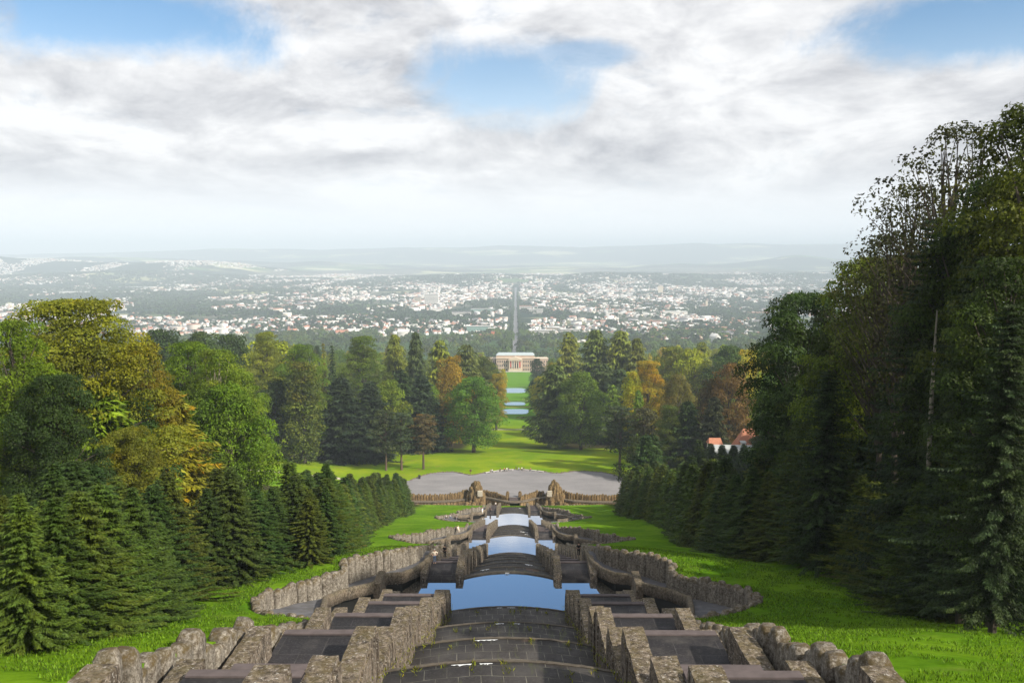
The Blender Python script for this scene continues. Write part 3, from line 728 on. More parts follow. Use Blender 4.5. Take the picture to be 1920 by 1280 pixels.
# steps and posts at the opening
for x in (-2.7, 2.7):
    mb = MB(); rough_box(mb, x-0.75, x+0.75, 352.4, 353.9, -108.4, -105.6, 0.5, 0.05, x, 1.5, 0.1); rough_box(mb, x-0.5, x+0.5, 352.7, 353.6, -105.62, -104.9, 0.4, 0.05, x, 1.5, 0.15)
    tag(mb.build('gate_post', M['goldrock']), f'{"left" if x < 0 else "right"} stubby stone post at the opening in the basin wall', 'post', 'posts at the terrace opening')
mb = MB()
for k in range(4): mb.box(-1.95, 1.95, 350.0+0.65*k, 353.0+0.1*k, -108.6, LZ+0.2*(k+1)-0.02)
tag(mb.build('short_steps', M['nosing']), 'short flight of stone steps up to the gravel terrace opening', 'steps')
# ---- trees, town, palace, people
# ------------------------------------------------------------------ foliage
def leaf_material(name, trans=0.42, autumn=(1.30, 1.0, 0.5)):
    m, g, p, o = new_mat(name); oi = g.n('ShaderNodeObjectInfo')
    lv = g.n('ShaderNodeAttribute'); lv.attribute_name = 'lv'; lh = g.n('ShaderNodeAttribute'); lh.attribute_name = 'lh'
    base = oi.outputs['Color']
    aut = g.mix(1.0, base, col(*autumn), 'MULTIPLY')
    f = g.mr(lh.outputs['Fac'], g.m('SUBTRACT', 1.02, oi.outputs['Alpha']), g.m('SUBTRACT', 1.25, oi.outputs['Alpha']))
    c = g.mix(f, base, aut)
    ob_ = g.n('ShaderNodeTexCoord').outputs['Object']
    c = g.mix(g.mr(g.noise(ob_, 7.0, 3, 0.6), 0.42, 0.66), c, g.mix(1.0, c, col(1.32, 1.13, 0.7), 'MULTIPLY'))
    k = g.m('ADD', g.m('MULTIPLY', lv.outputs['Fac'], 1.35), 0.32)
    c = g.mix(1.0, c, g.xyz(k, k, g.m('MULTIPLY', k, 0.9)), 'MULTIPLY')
    g._in(p.inputs['Base Color'], c); p.inputs['Roughness'].default_value = 0.6; p.inputs['Specular IOR Level'].default_value = 0.2
    tr = g.n('ShaderNodeBsdfTranslucent'); g._in(tr.inputs['Color'], g.mix(1.0, c, col(1.15, 1.25, 0.5), 'MULTIPLY'))
    mx = g.n('ShaderNodeMixShader'); mx.inputs[0].default_value = trans
    m.node_tree.links.new(p.outputs[0], mx.inputs[1]); m.node_tree.links.new(tr.outputs[0], mx.inputs[2]); m.node_tree.links.new(mx.outputs[0], o.inputs[0])
    return m
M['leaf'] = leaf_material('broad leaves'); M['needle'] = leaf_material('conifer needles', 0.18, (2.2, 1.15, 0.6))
m, g, p, o = new_mat('tree bark'); P = g.n('ShaderNodeTexCoord').outputs['Object']; oi = g.n('ShaderNodeObjectInfo')
g._in(p.inputs['Base Color'], g.mix(1.0, oi.outputs['Color'], g.mix(g.noise(g.vm('MULTIPLY', P, (60, 60, 14)), 1.0, 4), col(0.45, 0.45, 0.45), col(1.3, 1.3, 1.3)), 'MULTIPLY'))
M['bark'] = m
def unit(v): return v/np.maximum(np.linalg.norm(v, axis=1, keepdims=True), 1e-9)
def rnd_dir(n, r): return unit(r.normal(size=(n, 3)))
def diamonds(c, L, Wd, lv, lh):
    """c centres, L half long axis, Wd half short axis -> verts, faces, attributes"""
    n = len(c); v = np.empty((n, 4, 3)); v[:, 0] = c-L; v[:, 1] = c+Wd*1.0-L*0.15; v[:, 2] = c+L; v[:, 3] = c-Wd-L*0.15
    return v.reshape(-1, 3), np.arange(n*4).reshape(n, 4), np.repeat(lv, 4), np.repeat(lh, 4)
def limb(mb, a, b, r0, r1, r, sag=0.04, n=5, k=5):
    a, b = Vector(a), Vector(b); pts = []
    off = Vector((r.uniform(-1, 1), r.uniform(-1, 1), r.uniform(-.3, 1)))*(b-a).length*sag*2
    for i in range(k): t = i/(k-1); pts.append(a.lerp(b, t)+off*math.sin(math.pi*t))
    mb.tube(pts, [r0+(r1-r0)*i/(k-1) for i in range(k)], n, cap=False)
def broadleaf(seed, nl, lobes, leaf, low=0.10, power=0.55, fill=1.0, wid=0.40, lr=(0.085, 0.15), flat=0.8, trunk_r=0.016, top=0.8, spread=1.0):
    """tree of height 1: returns crown mesh, trunk mesh"""
    r = np.random.default_rng(seed); rr = random.Random(seed); cs = []; nsd = []; lvs = []; lhs = []; szs = []
    mb = MB(); mb.tube([(0, 0, -0.03), (rr.uniform(-.01, .01), rr.uniform(-.01, .01), 0.25), (rr.uniform(-.03, .03), rr.uniform(-.03, .03), 0.5), (rr.uniform(-.04, .04), rr.uniform(-.04, .04), top)],
                       [trunk_r*1.5, trunk_r, trunk_r*0.75, trunk_r*0.2], 8, cap=False)
    for i in range(lobes):
        t = (i+0.5)/lobes; t = low+(1-low)*(t**0.85)
        tt = (t-low)/(1-low)
        env = wid*max(0.06, math.sin(math.pi*min(1, 0.10+0.90*tt**1.0)))**power * (1.0 if tt < .7 else 1.0)
        a = i*2.39996+rr.uniform(-.5, .5); q = rr.uniform(0.40, 1.0)*spread; env *= 1+0.22*math.sin(2*a+seed)+0.12*math.sin(5*a+seed*2+tt*6)
        rad = rr.uniform(*lr)*(0.75 if tt > 0.85 else 1)
        c = np.array([math.cos(a)*env*q, math.sin(a)*env*q, min(t, 1-rad*0.75)])
        n = int(nl/lobes*(rad/np.mean(lr))**2)
        d = rnd_dir(n, r); d[:, 2] = np.where(d[:, 2] < -0.35, -d[:, 2], d[:, 2])
        sh = r.uniform(0.62, 1.06, n)**0.6
        bumpy = 1+0.22*np.sin(d[:, 0]*7+i)*np.sin(d[:, 1]*7+i*2)
        pos = c+d*(rad*sh*bumpy)[:, None]*np.array([1.15, 1.15, flat])
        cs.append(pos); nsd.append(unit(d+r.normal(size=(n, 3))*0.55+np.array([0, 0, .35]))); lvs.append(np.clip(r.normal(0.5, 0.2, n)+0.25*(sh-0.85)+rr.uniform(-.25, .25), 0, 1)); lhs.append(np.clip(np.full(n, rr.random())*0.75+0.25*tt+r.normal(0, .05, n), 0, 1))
        szs.append(r.uniform(0.6, 1.35, n)*leaf)
        if i % 3 == 0 or fill < 0.5: limb(mb, (0, 0, max(0.12, t*0.72)), c, trunk_r*0.35, trunk_r*0.08, rr)
    c = np.concatenate(cs); N = np.concatenate(nsd); s = np.concatenate(szs); A = unit(np.cross(N, rnd_dir(len(c), r))); Bv = np.cross(N, A)
    v, f, lv, lh = diamonds(c, A*s[:, None], Bv*(s*0.62)[:, None], np.concatenate(lvs), np.concatenate(lhs))
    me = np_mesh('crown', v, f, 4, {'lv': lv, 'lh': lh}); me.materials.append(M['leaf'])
    tm = bpy.data.meshes.new('trunk'); tm.from_pydata(mb.v, [], mb.f); tm.materials.append(M['bark']); return me, tm
def conifer(seed, whorls, per, step, length, width, R0=0.20, pw=0.85, low=0.02, droop=0.25, rise=0.0, jit=0.25, gap_=0.0, dens=3, trunk_r=0.012, side=0.9, hang=0.25, zj=0.006):
    r = np.random.default_rng(seed); cs = []; Ls = []; Ws = []; lv = []; lh = []; mb = MB()
    mb.tube([(0, 0, -0.03), (0, 0, 0.5), (0, 0, 0.995)], [trunk_r*1.2, trunk_r*0.7, trunk_r*0.06], 7, cap=False)
    for i in range(whorls):
        t0 = t = low+(1-low)*(i/whorls)**0.95; Rr = R0*max(0.0, (1-t))**pw+0.012
        if gap_ and r.random() < gap_: continue
        for k in range(per):
            a = 2*math.pi*(k/per)+i*1.3+r.normal()*0.25; ln = Rr*(1+r.normal()*jit*0.6)
            if ln < 0.008: ln = 0.008
            t = t0+r.normal()*zj*(1-t0)
            m_ = max(2, int(ln/step)); u = (np.arange(m_)+r.random(m_))/m_
            u = np.repeat(u, dens); m2 = len(u)
            z = t+ln*(rise*u*1.0-droop*u+droop*0.55*u**3)+r.normal(size=m2)*0.0015
            er = np.array([math.cos(a), math.sin(a), 0]); et = np.array([-math.sin(a), math.cos(a), 0])
            sd = r.choice([-1, 1], m2); spread = side*(0.25+0.75*np.minimum(1, (1.05-u)*1.6))*length*1.1
            o = r.random(m2)*spread*sd
            c = er*(u*ln)[:, None]+et*o[:, None]; c[:, 2] = z-np.abs(o)*0.25
            L = er*0.75+et*(sd*0.55)[:, None]; L = L*np.ones((m2, 1)); L[:, 2] = -hang+r.normal(size=m2)*0.22; L = unit(L+r.normal(size=(m2, 3))*0.18)
            up = unit(np.array([[0, 0, 1.0]])+r.normal(size=(m2, 3))*0.5); Wv = unit(np.cross(L, up)); ss = r.uniform(0.65, 1.3, m2)
            cs.append(c); Ls.append(L*(length*ss/2)[:, None]); Ws.append(Wv*(width*ss/2)[:, None])
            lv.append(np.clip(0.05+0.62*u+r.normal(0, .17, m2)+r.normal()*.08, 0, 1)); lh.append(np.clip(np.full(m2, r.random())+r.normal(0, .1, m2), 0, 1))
    v, f, a_, b_ = diamonds(np.concatenate(cs), np.concatenate(Ls), np.concatenate(Ws), np.concatenate(lv), np.concatenate(lh))
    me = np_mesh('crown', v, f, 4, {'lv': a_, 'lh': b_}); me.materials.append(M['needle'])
    tm = bpy.data.meshes.new('trunk'); tm.from_pydata(mb.v, [], mb.f); tm.materials.append(M['bark']); return me, tm
def pine(seed, nl, leaf):
    return broadleaf(seed, nl, 42, leaf, low=0.30, power=0.5, fill=.4, wid=0.20, lr=(0.045, 0.085), flat=0.55, trunk_r=0.013, top=0.95)
PR = {}
PR['oak'] = [broadleaf(s, 34000, 120, 0.0082, wid=0.31, lr=(0.05, 0.105)) for s in (1, 2)]
PR['beech'] = [broadleaf(s, 95000, 150, 0.0052, low=0.05, power=0.42, wid=0.29, lr=(0.045, 0.095), flat=0.6) for s in (3, 4)]
PR['slim'] = [broadleaf(s, 62000, 130, 0.0040, low=0.12, power=0.40, wid=0.175, lr=(0.03, 0.062), flat=0.7) for s in (41, 42, 43)]
PR['mid'] = [broadleaf(s, 13000, 72, 0.0125, low=0.03, power=0.5, wid=0.31, lr=(0.055, 0.125)) for s in (5, 6, 7, 8)]
PR['tall'] = [broadleaf(s, 12000, 80, 0.0115, low=0.03, power=0.35, wid=0.19, lr=(0.06, 0.095)) for s in (9, 10)]
PR['far'] = [broadleaf(s, 2600, 34, 0.030, low=0.0, power=0.5, wid=0.46, lr=(0.12, 0.19)) for s in (11, 12, 13)]
PR['ash'] = [broadleaf(s, 7500, 110, 0.0042, low=0.48, power=0.55, fill=0.3, wid=0.16, lr=(0.022, 0.045), trunk_r=0.008, top=0.95, flat=0.8) for s in (14, 15)]
PR['pine'] = [pine(s, 6500, 0.0125) for s in (16, 17)]
PR['spruce'] = [conifer(s, 60, 10, 0.0075, 0.027, 0.0060, R0=0.235, pw=(0.66, 0.8, 0.72, 0.9)[s % 4], droop=(0.20, 0.3, 0.12, 0.24)[s % 4], dens=7, jit=0.55, zj=0.012, side=0.75) for s in (21, 22, 23, 24)]
PR['bigspruce'] = [conifer(s, 52, 10, 0.0085, 0.0115, 0.0032, R0=0.21, pw=0.6, droop=(0.2, 0.12)[s % 2], dens=14, jit=0.6, zj=0.014, side=1.5, hang=0.35, low=0.08) for s in (51, 52)]
PR['spruce_mid'] = [conifer(s, 40, 9, 0.013, 0.055, 0.014, R0=0.235, pw=0.75, droop=0.30, dens=3) for s in (25, 26, 27)]
PR['fir'] = [conifer(s, 34, 9, 0.013, 0.060, 0.015, R0=0.36, pw=0.62, low=0.02, droop=0.12, dens=4, jit=0.45, side=1.3) for s in (31, 32)]
PR['larch'] = [conifer(s, 40, 8, 0.014, 0.050, 0.012, R0=0.25, pw=0.55, low=0.08, droop=0.05, rise=0.10, jit=0.5, gap_=0.08, dens=4, hang=0.75, side=1.2) for s in (33, 34, 35)]
PR['pinnacle'] = [conifer(s, 30, 7, 0.016, 0.06, 0.016, R0=0.17, pw=0.9, droop=0.15, jit=.4, dens=3) for s in (36,)]
print('leaf faces', {k: [len(a[0].polygons) for a in v] for k, v in PR.items()})
HW = {'oak': 0.68, 'beech': 0.64, 'mid': 0.70, 'tall': 0.46, 'far': 1.08, 'ash': 0.34, 'slim': 0.39, 'pine': 0.44, 'spruce': 0.44, 'spruce_mid': 0.44, 'bigspruce': 0.40, 'fir': 0.70, 'larch': 0.50, 'pinnacle': 0.34}
_protos = {}
def plant(kind, x, y, h, wdt, color, label, cat='tree', group=None, name=None, bark=(0.075, 0.062, 0.048), z=None, variant=None, rz=None, rough=1.0):
    """one tree: Empty > crown, trunk; later ones are copies that share the mesh data"""
    v = random.randrange(len(PR[kind])) if variant is None else variant
    name = name or {'oak': 'oak_tree', 'beech': 'beech_tree', 'mid': 'broadleaf_tree', 'slim': 'beech_tree', 'tall': 'slender_tree', 'far': 'broadleaf_tree', 'ash': 'ash_tree', 'pine': 'pine_tree', 'spruce': 'spruce_tree', 'spruce_mid': 'spruce_tree', 'bigspruce': 'spruce_tree', 'fir': 'fir_tree', 'larch': 'larch_tree', 'pinnacle': 'fir_tree'}[kind]
    key = (kind, v, name)
    if key not in _protos:
        root = empty(name); a = link_mesh('crown', PR[kind][v][0], None, root); b = link_mesh('trunk', PR[kind][v][1], None, root); _protos[key] = (root, a, b)
    else:
        r0, a0, b0 = _protos[key]; root = r0.copy(); C.objects.link(root)
        for k_ in ('group',):
            if k_ in root: del root[k_]
        a = a0.copy(); C.objects.link(a); a.parent = root; b = b0.copy(); C.objects.link(b); b.parent = root
    root.location = (x, y, gz(x, y)-0.15 if z is None else z); root.rotation_euler = (0, 0, random.uniform(0, 6.28) if rz is None else rz)
    sx_ = wdt/HW[kind]; root.scale = (sx_, sx_, h)
    a.color = (*color[:3], color[3] if len(color) > 3 else 0.0); b.color = (*bark, 1)
    tag(root, label, cat, group); return root
def jitc(c, k=0.18):
    f = 1+random.uniform(-k, k); return (c[0]*f*(1+random.uniform(-k, k)*0.7), c[1]*f, c[2]*f, c[3] if len(c) > 3 else 0.0)
GR = dict(dark=(0.029, 0.057, 0.014, 0.0), spruce=(0.034, 0.062, 0.014, 0.0), spruceL=(0.056, 0.088, 0.014, 0.03), green=(0.105, 0.178, 0.014, 0.06), lime=(0.215, 0.265, 0.014, 0.12), olive=(0.150, 0.172, 0.016, 0.22),
          orange=(0.23, 0.16, 0.018, 0.3), yellow=(0.33, 0.31, 0.015, 0.25), copper=(0.11, 0.060, 0.022, 0.3), larch=(0.155, 0.190, 0.026, 0.0), blue=(0.030, 0.055, 0.028, 0.0), pine=(0.048, 0.070, 0.036, 0.1))

# ---- the two spruce hedges on the banks
HEDGE = {-1: [(0, 1240), (60, 1236), (130, 1222), (190, 1196), (260, 1176), (330, 1138), (370, 1110), (430, 1098), (480, 1085), (540, 1062), (590, 1052), (640, 1046), (665, 1005), (700, 988), (740, 970), (764, 962)],
         1: [(1920, 1152), (1850, 1165), (1770, 1165), (1700, 1150), (1640, 1115), (1600, 1085), (1560, 1062), (1500, 1058), (1450, 1050), (1400, 1045), (1340, 1032), (1290, 1022), (1272, 990), (1230, 974), (1190, 968), (1166, 962)]}
HH = {-1: ([0, 33, 74, 110, 190, 280], [8.5, 9.3, 11.0, 11.6, 12.8, 12.8]), 1: ([0, 30, 45, 100, 175, 280], [9.0, 10.0, 11.0, 13.2, 15.5, 14.5])}
def nth(n):
    return f"{n}{'th' if 10 <= n % 100 <= 20 else {1: 'st', 2: 'nd', 3: 'rd'}.get(n % 10, 'th')}"
for s in (-1, 1):
    pts = [hit(*q)[:2] for q in HEDGE[s]]
    a0 = pts[0]; pts = [(a0[0]+s*1.5, a0[1]-10)] + pts
    line = along(pts, lambda t: 3.6)
    for row in range(2):
        cnt = 0
        for i, (x, y, ang, wd) in enumerate(line):
            if row and i % 10 in (3, 7): continue
            off_ = 2.1+row*4.6+random.uniform(-.5, .5); X = x+s*off_; Y = y+random.uniform(-.8, .8)+row*1.5
            if Y < 24 or abs(X)/max(Y, 1) > 0.75: continue
            h = float(np.interp(Y, *HH[s]))*random.choice([random.uniform(0.72, 0.95), random.uniform(0.92, 1.14)])*(1+0.03*row)
            if s > 0 and 1290 < 967+(X-CAMX)/Y*F < 1440: h *= 0.97
            if row == 0 and random.random() < .15: h *= 0.75
            near = Y < 125
            c = jitc(GR['spruceL'] if random.random() < (0.6 if s < 0 else 0.75) else GR['spruce'], 0.24)
            if s < 0 and row == 0 and abs(Y-118) < 4 : c = (0.12, 0.062, 0.028, 0.1)
            cnt += 1
            sd_ = 'right' if s > 0 else 'left'
            if row == 0: lb = f'dense green spruce in the front row of the {sd_} bank, {nth(cnt)} counted from the camera'; gp = None
            else: lb = f'spruce behind the front row on the {sd_} bank beside the {"nearest stair" if Y < 62 else "first basin" if Y < 110 else "second flight" if Y < 160 else "second basin" if Y < 205 else "third basin"}'; gp = f'back rows of spruces on the {sd_} bank'
            plant('spruce' if near else 'spruce_mid', X, Y, h, h*random.uniform(0.46, 0.60), c, lb, group=gp)
            
# ---- single trees placed one by one: (kind, px, top row, width px, distance, colour, label)
def place(kind, px, top, wpx, d, c, label, low=0, **kw):
    x = wx(px, d); zt = -row_r(top)*d; zb = gz(x, d)-0.2; h = max(4, zt-zb); cat = kw.pop('cat', 'tree')
    ww = wpx*d/F
    if px > 1450 and px < 1720 and kind == 'beech': ww = max(ww, 0.47*h)
    if kind in ('beech', 'oak', 'mid') and ww/h < 0.46: kind = 'slim'; kw.pop('variant', None)
    if kind in ('spruce', 'fir') and px > 1450: kind = 'bigspruce'; ww = max(ww, 0.34*h)
    if px > 1450 and kind in ('slim', 'beech', 'ash'): ww = max(ww*1.1, 0.33*h)
    return plant(kind, x, d, h, ww, jitc(c, 0.08), label, cat, z=zb, **kw)
ORDN = ['first', 'second', 'third', 'fourth', 'fifth', 'sixth']
BIG = [
 # left bank
 ('beech', 140, 557, 300, 95, GR['olive'], 'tallest broad tree on the left with olive crown turning orange', dict(variant=0)),
 ('beech', 258, 640, 150, 108, (0.165, 0.148, 0.016, 0.15), 'orange tinted tree leaning on the right flank of the tallest left tree', dict()),
 ('beech', 232, 800, 130, 88, (0.12, 0.135, 0.015, 0.2), 'low rust orange tree above the spruces on the left', dict()),
 ('oak', 20, 600, 170, 82, GR['green'], 'green tree cut by the left edge of the picture', dict()),
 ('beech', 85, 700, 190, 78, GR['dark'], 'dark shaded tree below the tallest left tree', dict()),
 ('oak', 345, 640, 130, 150, GR['green'], 'mid green tree left of the pale trunked beech', dict()),
 ('beech', 400, 655, 150, 140, (0.115, 0.17, 0.02, 0.12), 'yellow green beech with a pale bare trunk showing', dict(bark=(0.33, 0.29, 0.22))),
 ('oak', 440, 690, 110, 165, (0.12, 0.18, 0.02, 0.15), 'yellow green round tree right of the pale trunked beech', dict()),
 ('mid', 300, 618, 130, 460, GR['dark'], 'dark green treetop on the left skyline beside the tallest tree', dict()),
 ('mid', 370, 622, 130, 480, (0.04, 0.075, 0.016, 0.1), 'dark treetop on the left skyline, middle of three', dict()),
 ('mid', 430, 628, 110, 500, GR['dark'], 'dark treetop on the left skyline, rightmost of three', dict()),
 ('mid', 500, 640, 150, 460, GR['lime'], 'bright yellow green treetop left of the gap to the town', dict()),
 ('oak', 495, 622, 80, 420, GR['larch'], 'feathery treetop rising above the yellow green one on the left skyline', dict()),
 ('mid', 560, 645, 90, 420, GR['green'], 'green treetop just left of the small dark fir', dict()),
 ('mid', 470, 700, 120, 425, (0.075, 0.135, 0.018, 0.1), 'green tree left of the ivy column tree', dict()),
 ('tall', 562, 678, 85, 405, (0.085, 0.115, 0.018, 0.35), 'narrow column shaped tree overgrown with ivy', dict()),
 ('mid', 510, 715, 130, 416, GR['dark'], 'dark tree standing behind the ivy column tree', dict()),
 ('fir', 632, 705, 120, 428, (0.022, 0.040, 0.020, 0), 'large dark fir with layered boughs, left of a pair', dict()),
 ('fir', 690, 712, 100, 434, (0.024, 0.043, 0.022, 0), 'large dark fir with layered boughs, right of a pair', dict()),
 ('pinnacle', 620, 644, 28, 560, GR['dark'], 'small pointed dark fir on the left skyline', dict()),
 ('pinnacle', 603, 640, 22, 540, GR['olive'], 'thin brownish conifer next to the pointed dark fir', dict()),
 ('mid', 678, 630, 95, 520, (0.09, 0.14, 0.018, 0.2), 'rounded green tree on the skyline right of the pointed fir', dict()),
 ('larch', 738, 625, 70, 560, GR['larch'], 'soft pale larch on the left skyline', dict()),
 ('larch', 778, 621, 60, 540, (0.055, 0.085, 0.03, 0), 'tall dark larch, the highest point left of the avenue', dict()),
 ('larch', 825, 636, 80, 560, GR['larch'], 'broad larch between the tall larch and the orange tree', dict()),
 ('larch', 872, 645, 90, 580, (0.08, 0.11, 0.03, 0), 'grey green larch nearest the palace on the left', dict()),
 ('mid', 905, 668, 60, 640, (0.09, 0.12, 0.03, 0.1), 'greyish tree at the left end of the avenue opening', dict()),
 ('mid', 845, 668, 84, 520, (0.24, 0.17, 0.018, 0.15), 'rusty orange round tree behind the green oak', dict()),
 ('mid', 820, 740, 70, 500, (0.13, 0.12, 0.015, 0.4), 'olive orange tree below the rusty orange tree', dict()),
 ('oak', 886, 707, 118, 478, (0.075, 0.165, 0.018, 0.05), 'free standing bright green oak on the meadow left of the axis', dict(bark=(0.10, 0.075, 0.05))),
 ('mid', 930, 700, 42, 620, (0.22, 0.20, 0.02, 0.5), 'yellow orange tree edging the avenue behind the green oak', dict()),
 ('mid', 922, 680, 40, 800, GR['blue'], 'dark blue green tree at the left edge of the avenue', dict()),
 ('tall', 943, 692, 18, 900, GR['yellow'], 'slim bright yellow tree at the left edge of the avenue', dict()),
 ('mid', 728, 712, 75, 455, (0.13, 0.20, 0.018, 0.3), 'bright green tree with a yellow flank left of the avenue', dict()),
 ('fir', 790, 700, 90, 480, GR['blue'], 'dark blue green conifer mass behind the leaning pines', dict()),
 ('fir', 750, 690, 90, 500, GR['dark'], 'dark conifer behind the bright green and yellow tree', dict()),
 ('pine', 718, 768, 56, 400, GR['pine'], 'leftmost of three dark pines beside the gravel terrace', dict(bark=(0.13, 0.085, 0.06))),
 ('pine', 748, 772, 60, 402, GR['pine'], 'middle of three dark pines beside the gravel terrace', dict(bark=(0.13, 0.085, 0.06))),
 ('pine', 790, 775, 58, 405, (0.085, 0.07, 0.036, 0.3), 'brownish leaning pine nearest the gravel terrace', dict(bark=(0.10, 0.07, 0.05))),
 # right of the axis
 ('mid', 1007, 672, 34, 1050, GR['blue'], 'dark tree at the right edge of the avenue below the palace', dict()),
 ('mid', 1004, 712, 38, 760, GR['blue'], 'dark blue green tree on the right edge of the avenue above the ponds', dict()),
 ('mid', 1018, 705, 46, 700, GR['yellow'], 'yellow tinged tree on the right edge of the avenue', dict()),
 ('larch', 1041, 682, 105, 512, (0.075, 0.115, 0.03, 0), 'broad larch with a reddish trunk on the meadow right of the axis', dict(bark=(0.17, 0.10, 0.06))),
 ('oak', 1092, 698, 100, 492, (0.10, 0.165, 0.022, 0.2), 'light green half bare tree right of the broad larch on the meadow', dict()),
 ('larch', 1068, 622, 70, 700, GR['larch'], 'pointed larch first right of the palace on the skyline', dict()),
 ('larch', 1118, 617, 95, 660, (0.09, 0.13, 0.03, 0), 'full sunlit larch on the skyline right of the palace', dict()),
 ('larch', 1165, 618, 90, 650, GR['larch'], 'full larch with a twin top on the right skyline', dict()),
 ('larch', 1196, 632, 70, 640, (0.11, 0.14, 0.028, 0), 'pale larch at the right end of the larch group', dict()),
 ('larch', 1130, 680, 110, 560, (0.05, 0.08, 0.028, 0), 'dark drooping conifer behind the half bare tree', dict()),
 ('larch', 1165, 690, 80, 545, (0.04, 0.068, 0.026, 0), 'dark drooping conifer with a bare stem left of the yellow trees', dict()),
 ('tall', 1187, 696, 42, 450, (0.24, 0.27, 0.012, 0.5), 'slim yellow green tree left of the golden tree', dict()),
 ('mid', 1218, 676, 80, 465, (0.25, 0.21, 0.015, 0.5), 'golden yellow tree in the middle of the right wood', dict()),
 ('oak', 1275, 702, 78, 440, (0.13, 0.125, 0.04, 0.3), 'thin grey brown tree with pale stems right of the golden tree', dict(bark=(0.35, 0.32, 0.26))),
 ('mid', 1375, 680, 105, 400, (0.13, 0.088, 0.03, 0.15), 'copper brown beech in the right wood', dict()),
 ('mid', 1340, 710, 80, 410, (0.075, 0.06, 0.022, 0.2), 'dark brown tree on the left flank of the copper beech', dict()),
 ('pine', 1166, 760, 74, 402, GR['pine'], 'dark pine standing right of the gravel terrace', dict(bark=(0.12, 0.09, 0.07))),
 ('pine', 1212, 762, 66, 390, (0.07, 0.075, 0.035, 0.2), 'brownish pine right of the dark terrace pine', dict(bark=(0.12, 0.09, 0.07))),
 ('mid', 1262, 760, 66, 372, (0.075, 0.115, 0.02, 0.1), 'green bush like tree between the pines and the spruce hedge', dict()),
 ('fir', 1295, 748, 88, 370, GR['dark'], 'dark spreading conifer left of the red roofed house', dict()),
 ('fir', 1345, 740, 80, 362, (0.035, 0.045, 0.02, 0), 'dark conifer just behind the red roofed house', dict()),
 ('mid', 1300, 655, 90, 620, GR['lime'], 'yellow green tree on the right skyline', dict()),
 ('mid', 1262, 650, 80, 640, (0.12, 0.155, 0.02, 0.3), 'yellowish tree behind the golden tree', dict()),
 ('mid', 1372, 648, 95, 600, (0.055, 0.10, 0.018, 0.0), 'dark green rounded tree on the right skyline', dict()),
 ('mid', 1410, 655, 70, 560, GR['yellow'], 'yellow treetop next to the big dark trees on the right', dict()),
 ('larch', 1318, 640, 60, 700, GR['larch'], 'pointed larch above the yellow green trees on the right skyline', dict()),
 # big dark trees of the right slope
 ('beech', 1515, 545, 190, 125, GR['dark'], 'first big dark beech on the right slope with sloping shoulder', dict()),
 ('beech', 1655, 478, 270, 98, (0.095, 0.140, 0.014, 0.20), 'large dark beech on the right slope flecked with yellow leaves', dict()),
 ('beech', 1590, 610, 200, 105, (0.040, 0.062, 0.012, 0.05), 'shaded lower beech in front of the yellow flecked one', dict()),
 ('fir', 1560, 690, 160, 90, GR['dark'], 'dark conifer rising out of the right spruce hedge', dict()),
 ('fir', 1490, 720, 100, 118, GR['dark'], 'dark conifer beside the red roofed house', dict()),
 ('ash', 1775, 232, 175, 72, (0.045, 0.050, 0.020, 0.1), 'open airy ash against the sky on the right', dict()),
 ('ash', 1700, 345, 130, 80, (0.045, 0.052, 0.02, 0.1), 'thin half bare tree leaning left of the airy ash', dict()),
 ('ash', 1655, 440, 110, 88, (0.045, 0.052, 0.02, 0.1), 'small twiggy treetop above the yellow flecked beech', dict()),
 ('beech', 1925, 195, 190, 56, (0.060, 0.078, 0.014, 0.10), 'tallest tree at the right edge with orange brown top', dict()),
 ('beech', 1860, 330, 230, 62, (0.034, 0.060, 0.013, 0.05), 'tall dark beech at the right edge below the airy ash', dict()),
 ('spruce', 1755, 400, 170, 66, (0.022, 0.042, 0.018, 0), 'tall dark conifer with a pale bare stem on the right slope', dict(bark=(0.24, 0.22, 0.17))),
 ('spruce', 1835, 470, 200, 54, (0.024, 0.045, 0.018, 0), 'tall dark conifer right of the pale bare stem', dict()),
 ('beech', 1800, 430, 190, 64, (0.034, 0.060, 0.013, 0.05), 'dark beech filling the slope under the airy ash', dict()),
 ('beech', 1730, 520, 170, 84, (0.034, 0.060, 0.013, 0.05), 'deep green beech between the yellow flecked one and the bare stem', dict()),
 ('beech', 1900, 480, 210, 50, (0.034, 0.060, 0.013, 0.05), 'dark beech low at the right picture edge', dict()),
 ('spruce', 1900, 560, 190, 46, (0.028, 0.050, 0.018, 0), 'dark conifer at the right picture edge above the hedge', dict()),
]
for i_, (px, tp_, d_) in enumerate([(1318, 822, 292), (1340, 829, 300), (1362, 832, 288), (1384, 833, 300), (1404, 832, 290), (1428, 826, 300)]): BIG.append(('spruce_mid', px, tp_, 52, d_, GR['spruce'], ORDN[i_]+' spruce from the left hiding the walls of the red roofed house', dict()))
for (kind, px, top, wpx, d, c, lb, kw) in BIG: place(kind, px, top, wpx, d, c, lb, **kw)
# tall bare stem in the dark gap
x, y = wx(1757, 60), 60
mb = MB(); mb.tube([(0, 0, -1), (0.05, 0, 9), (-0.05, 0, 17), (0.0, 0, 23)], [0.24, 0.19, 0.15, 0.05], 8); o_ = mb.build('bare_trunk', M['bark']); o_.color = (0.22, 0.20, 0.16, 1); o_.location = (x, y, gz(x, y))
tag(o_, 'pale bare tree stem upright in the dark gap of the right wood', 'tree')

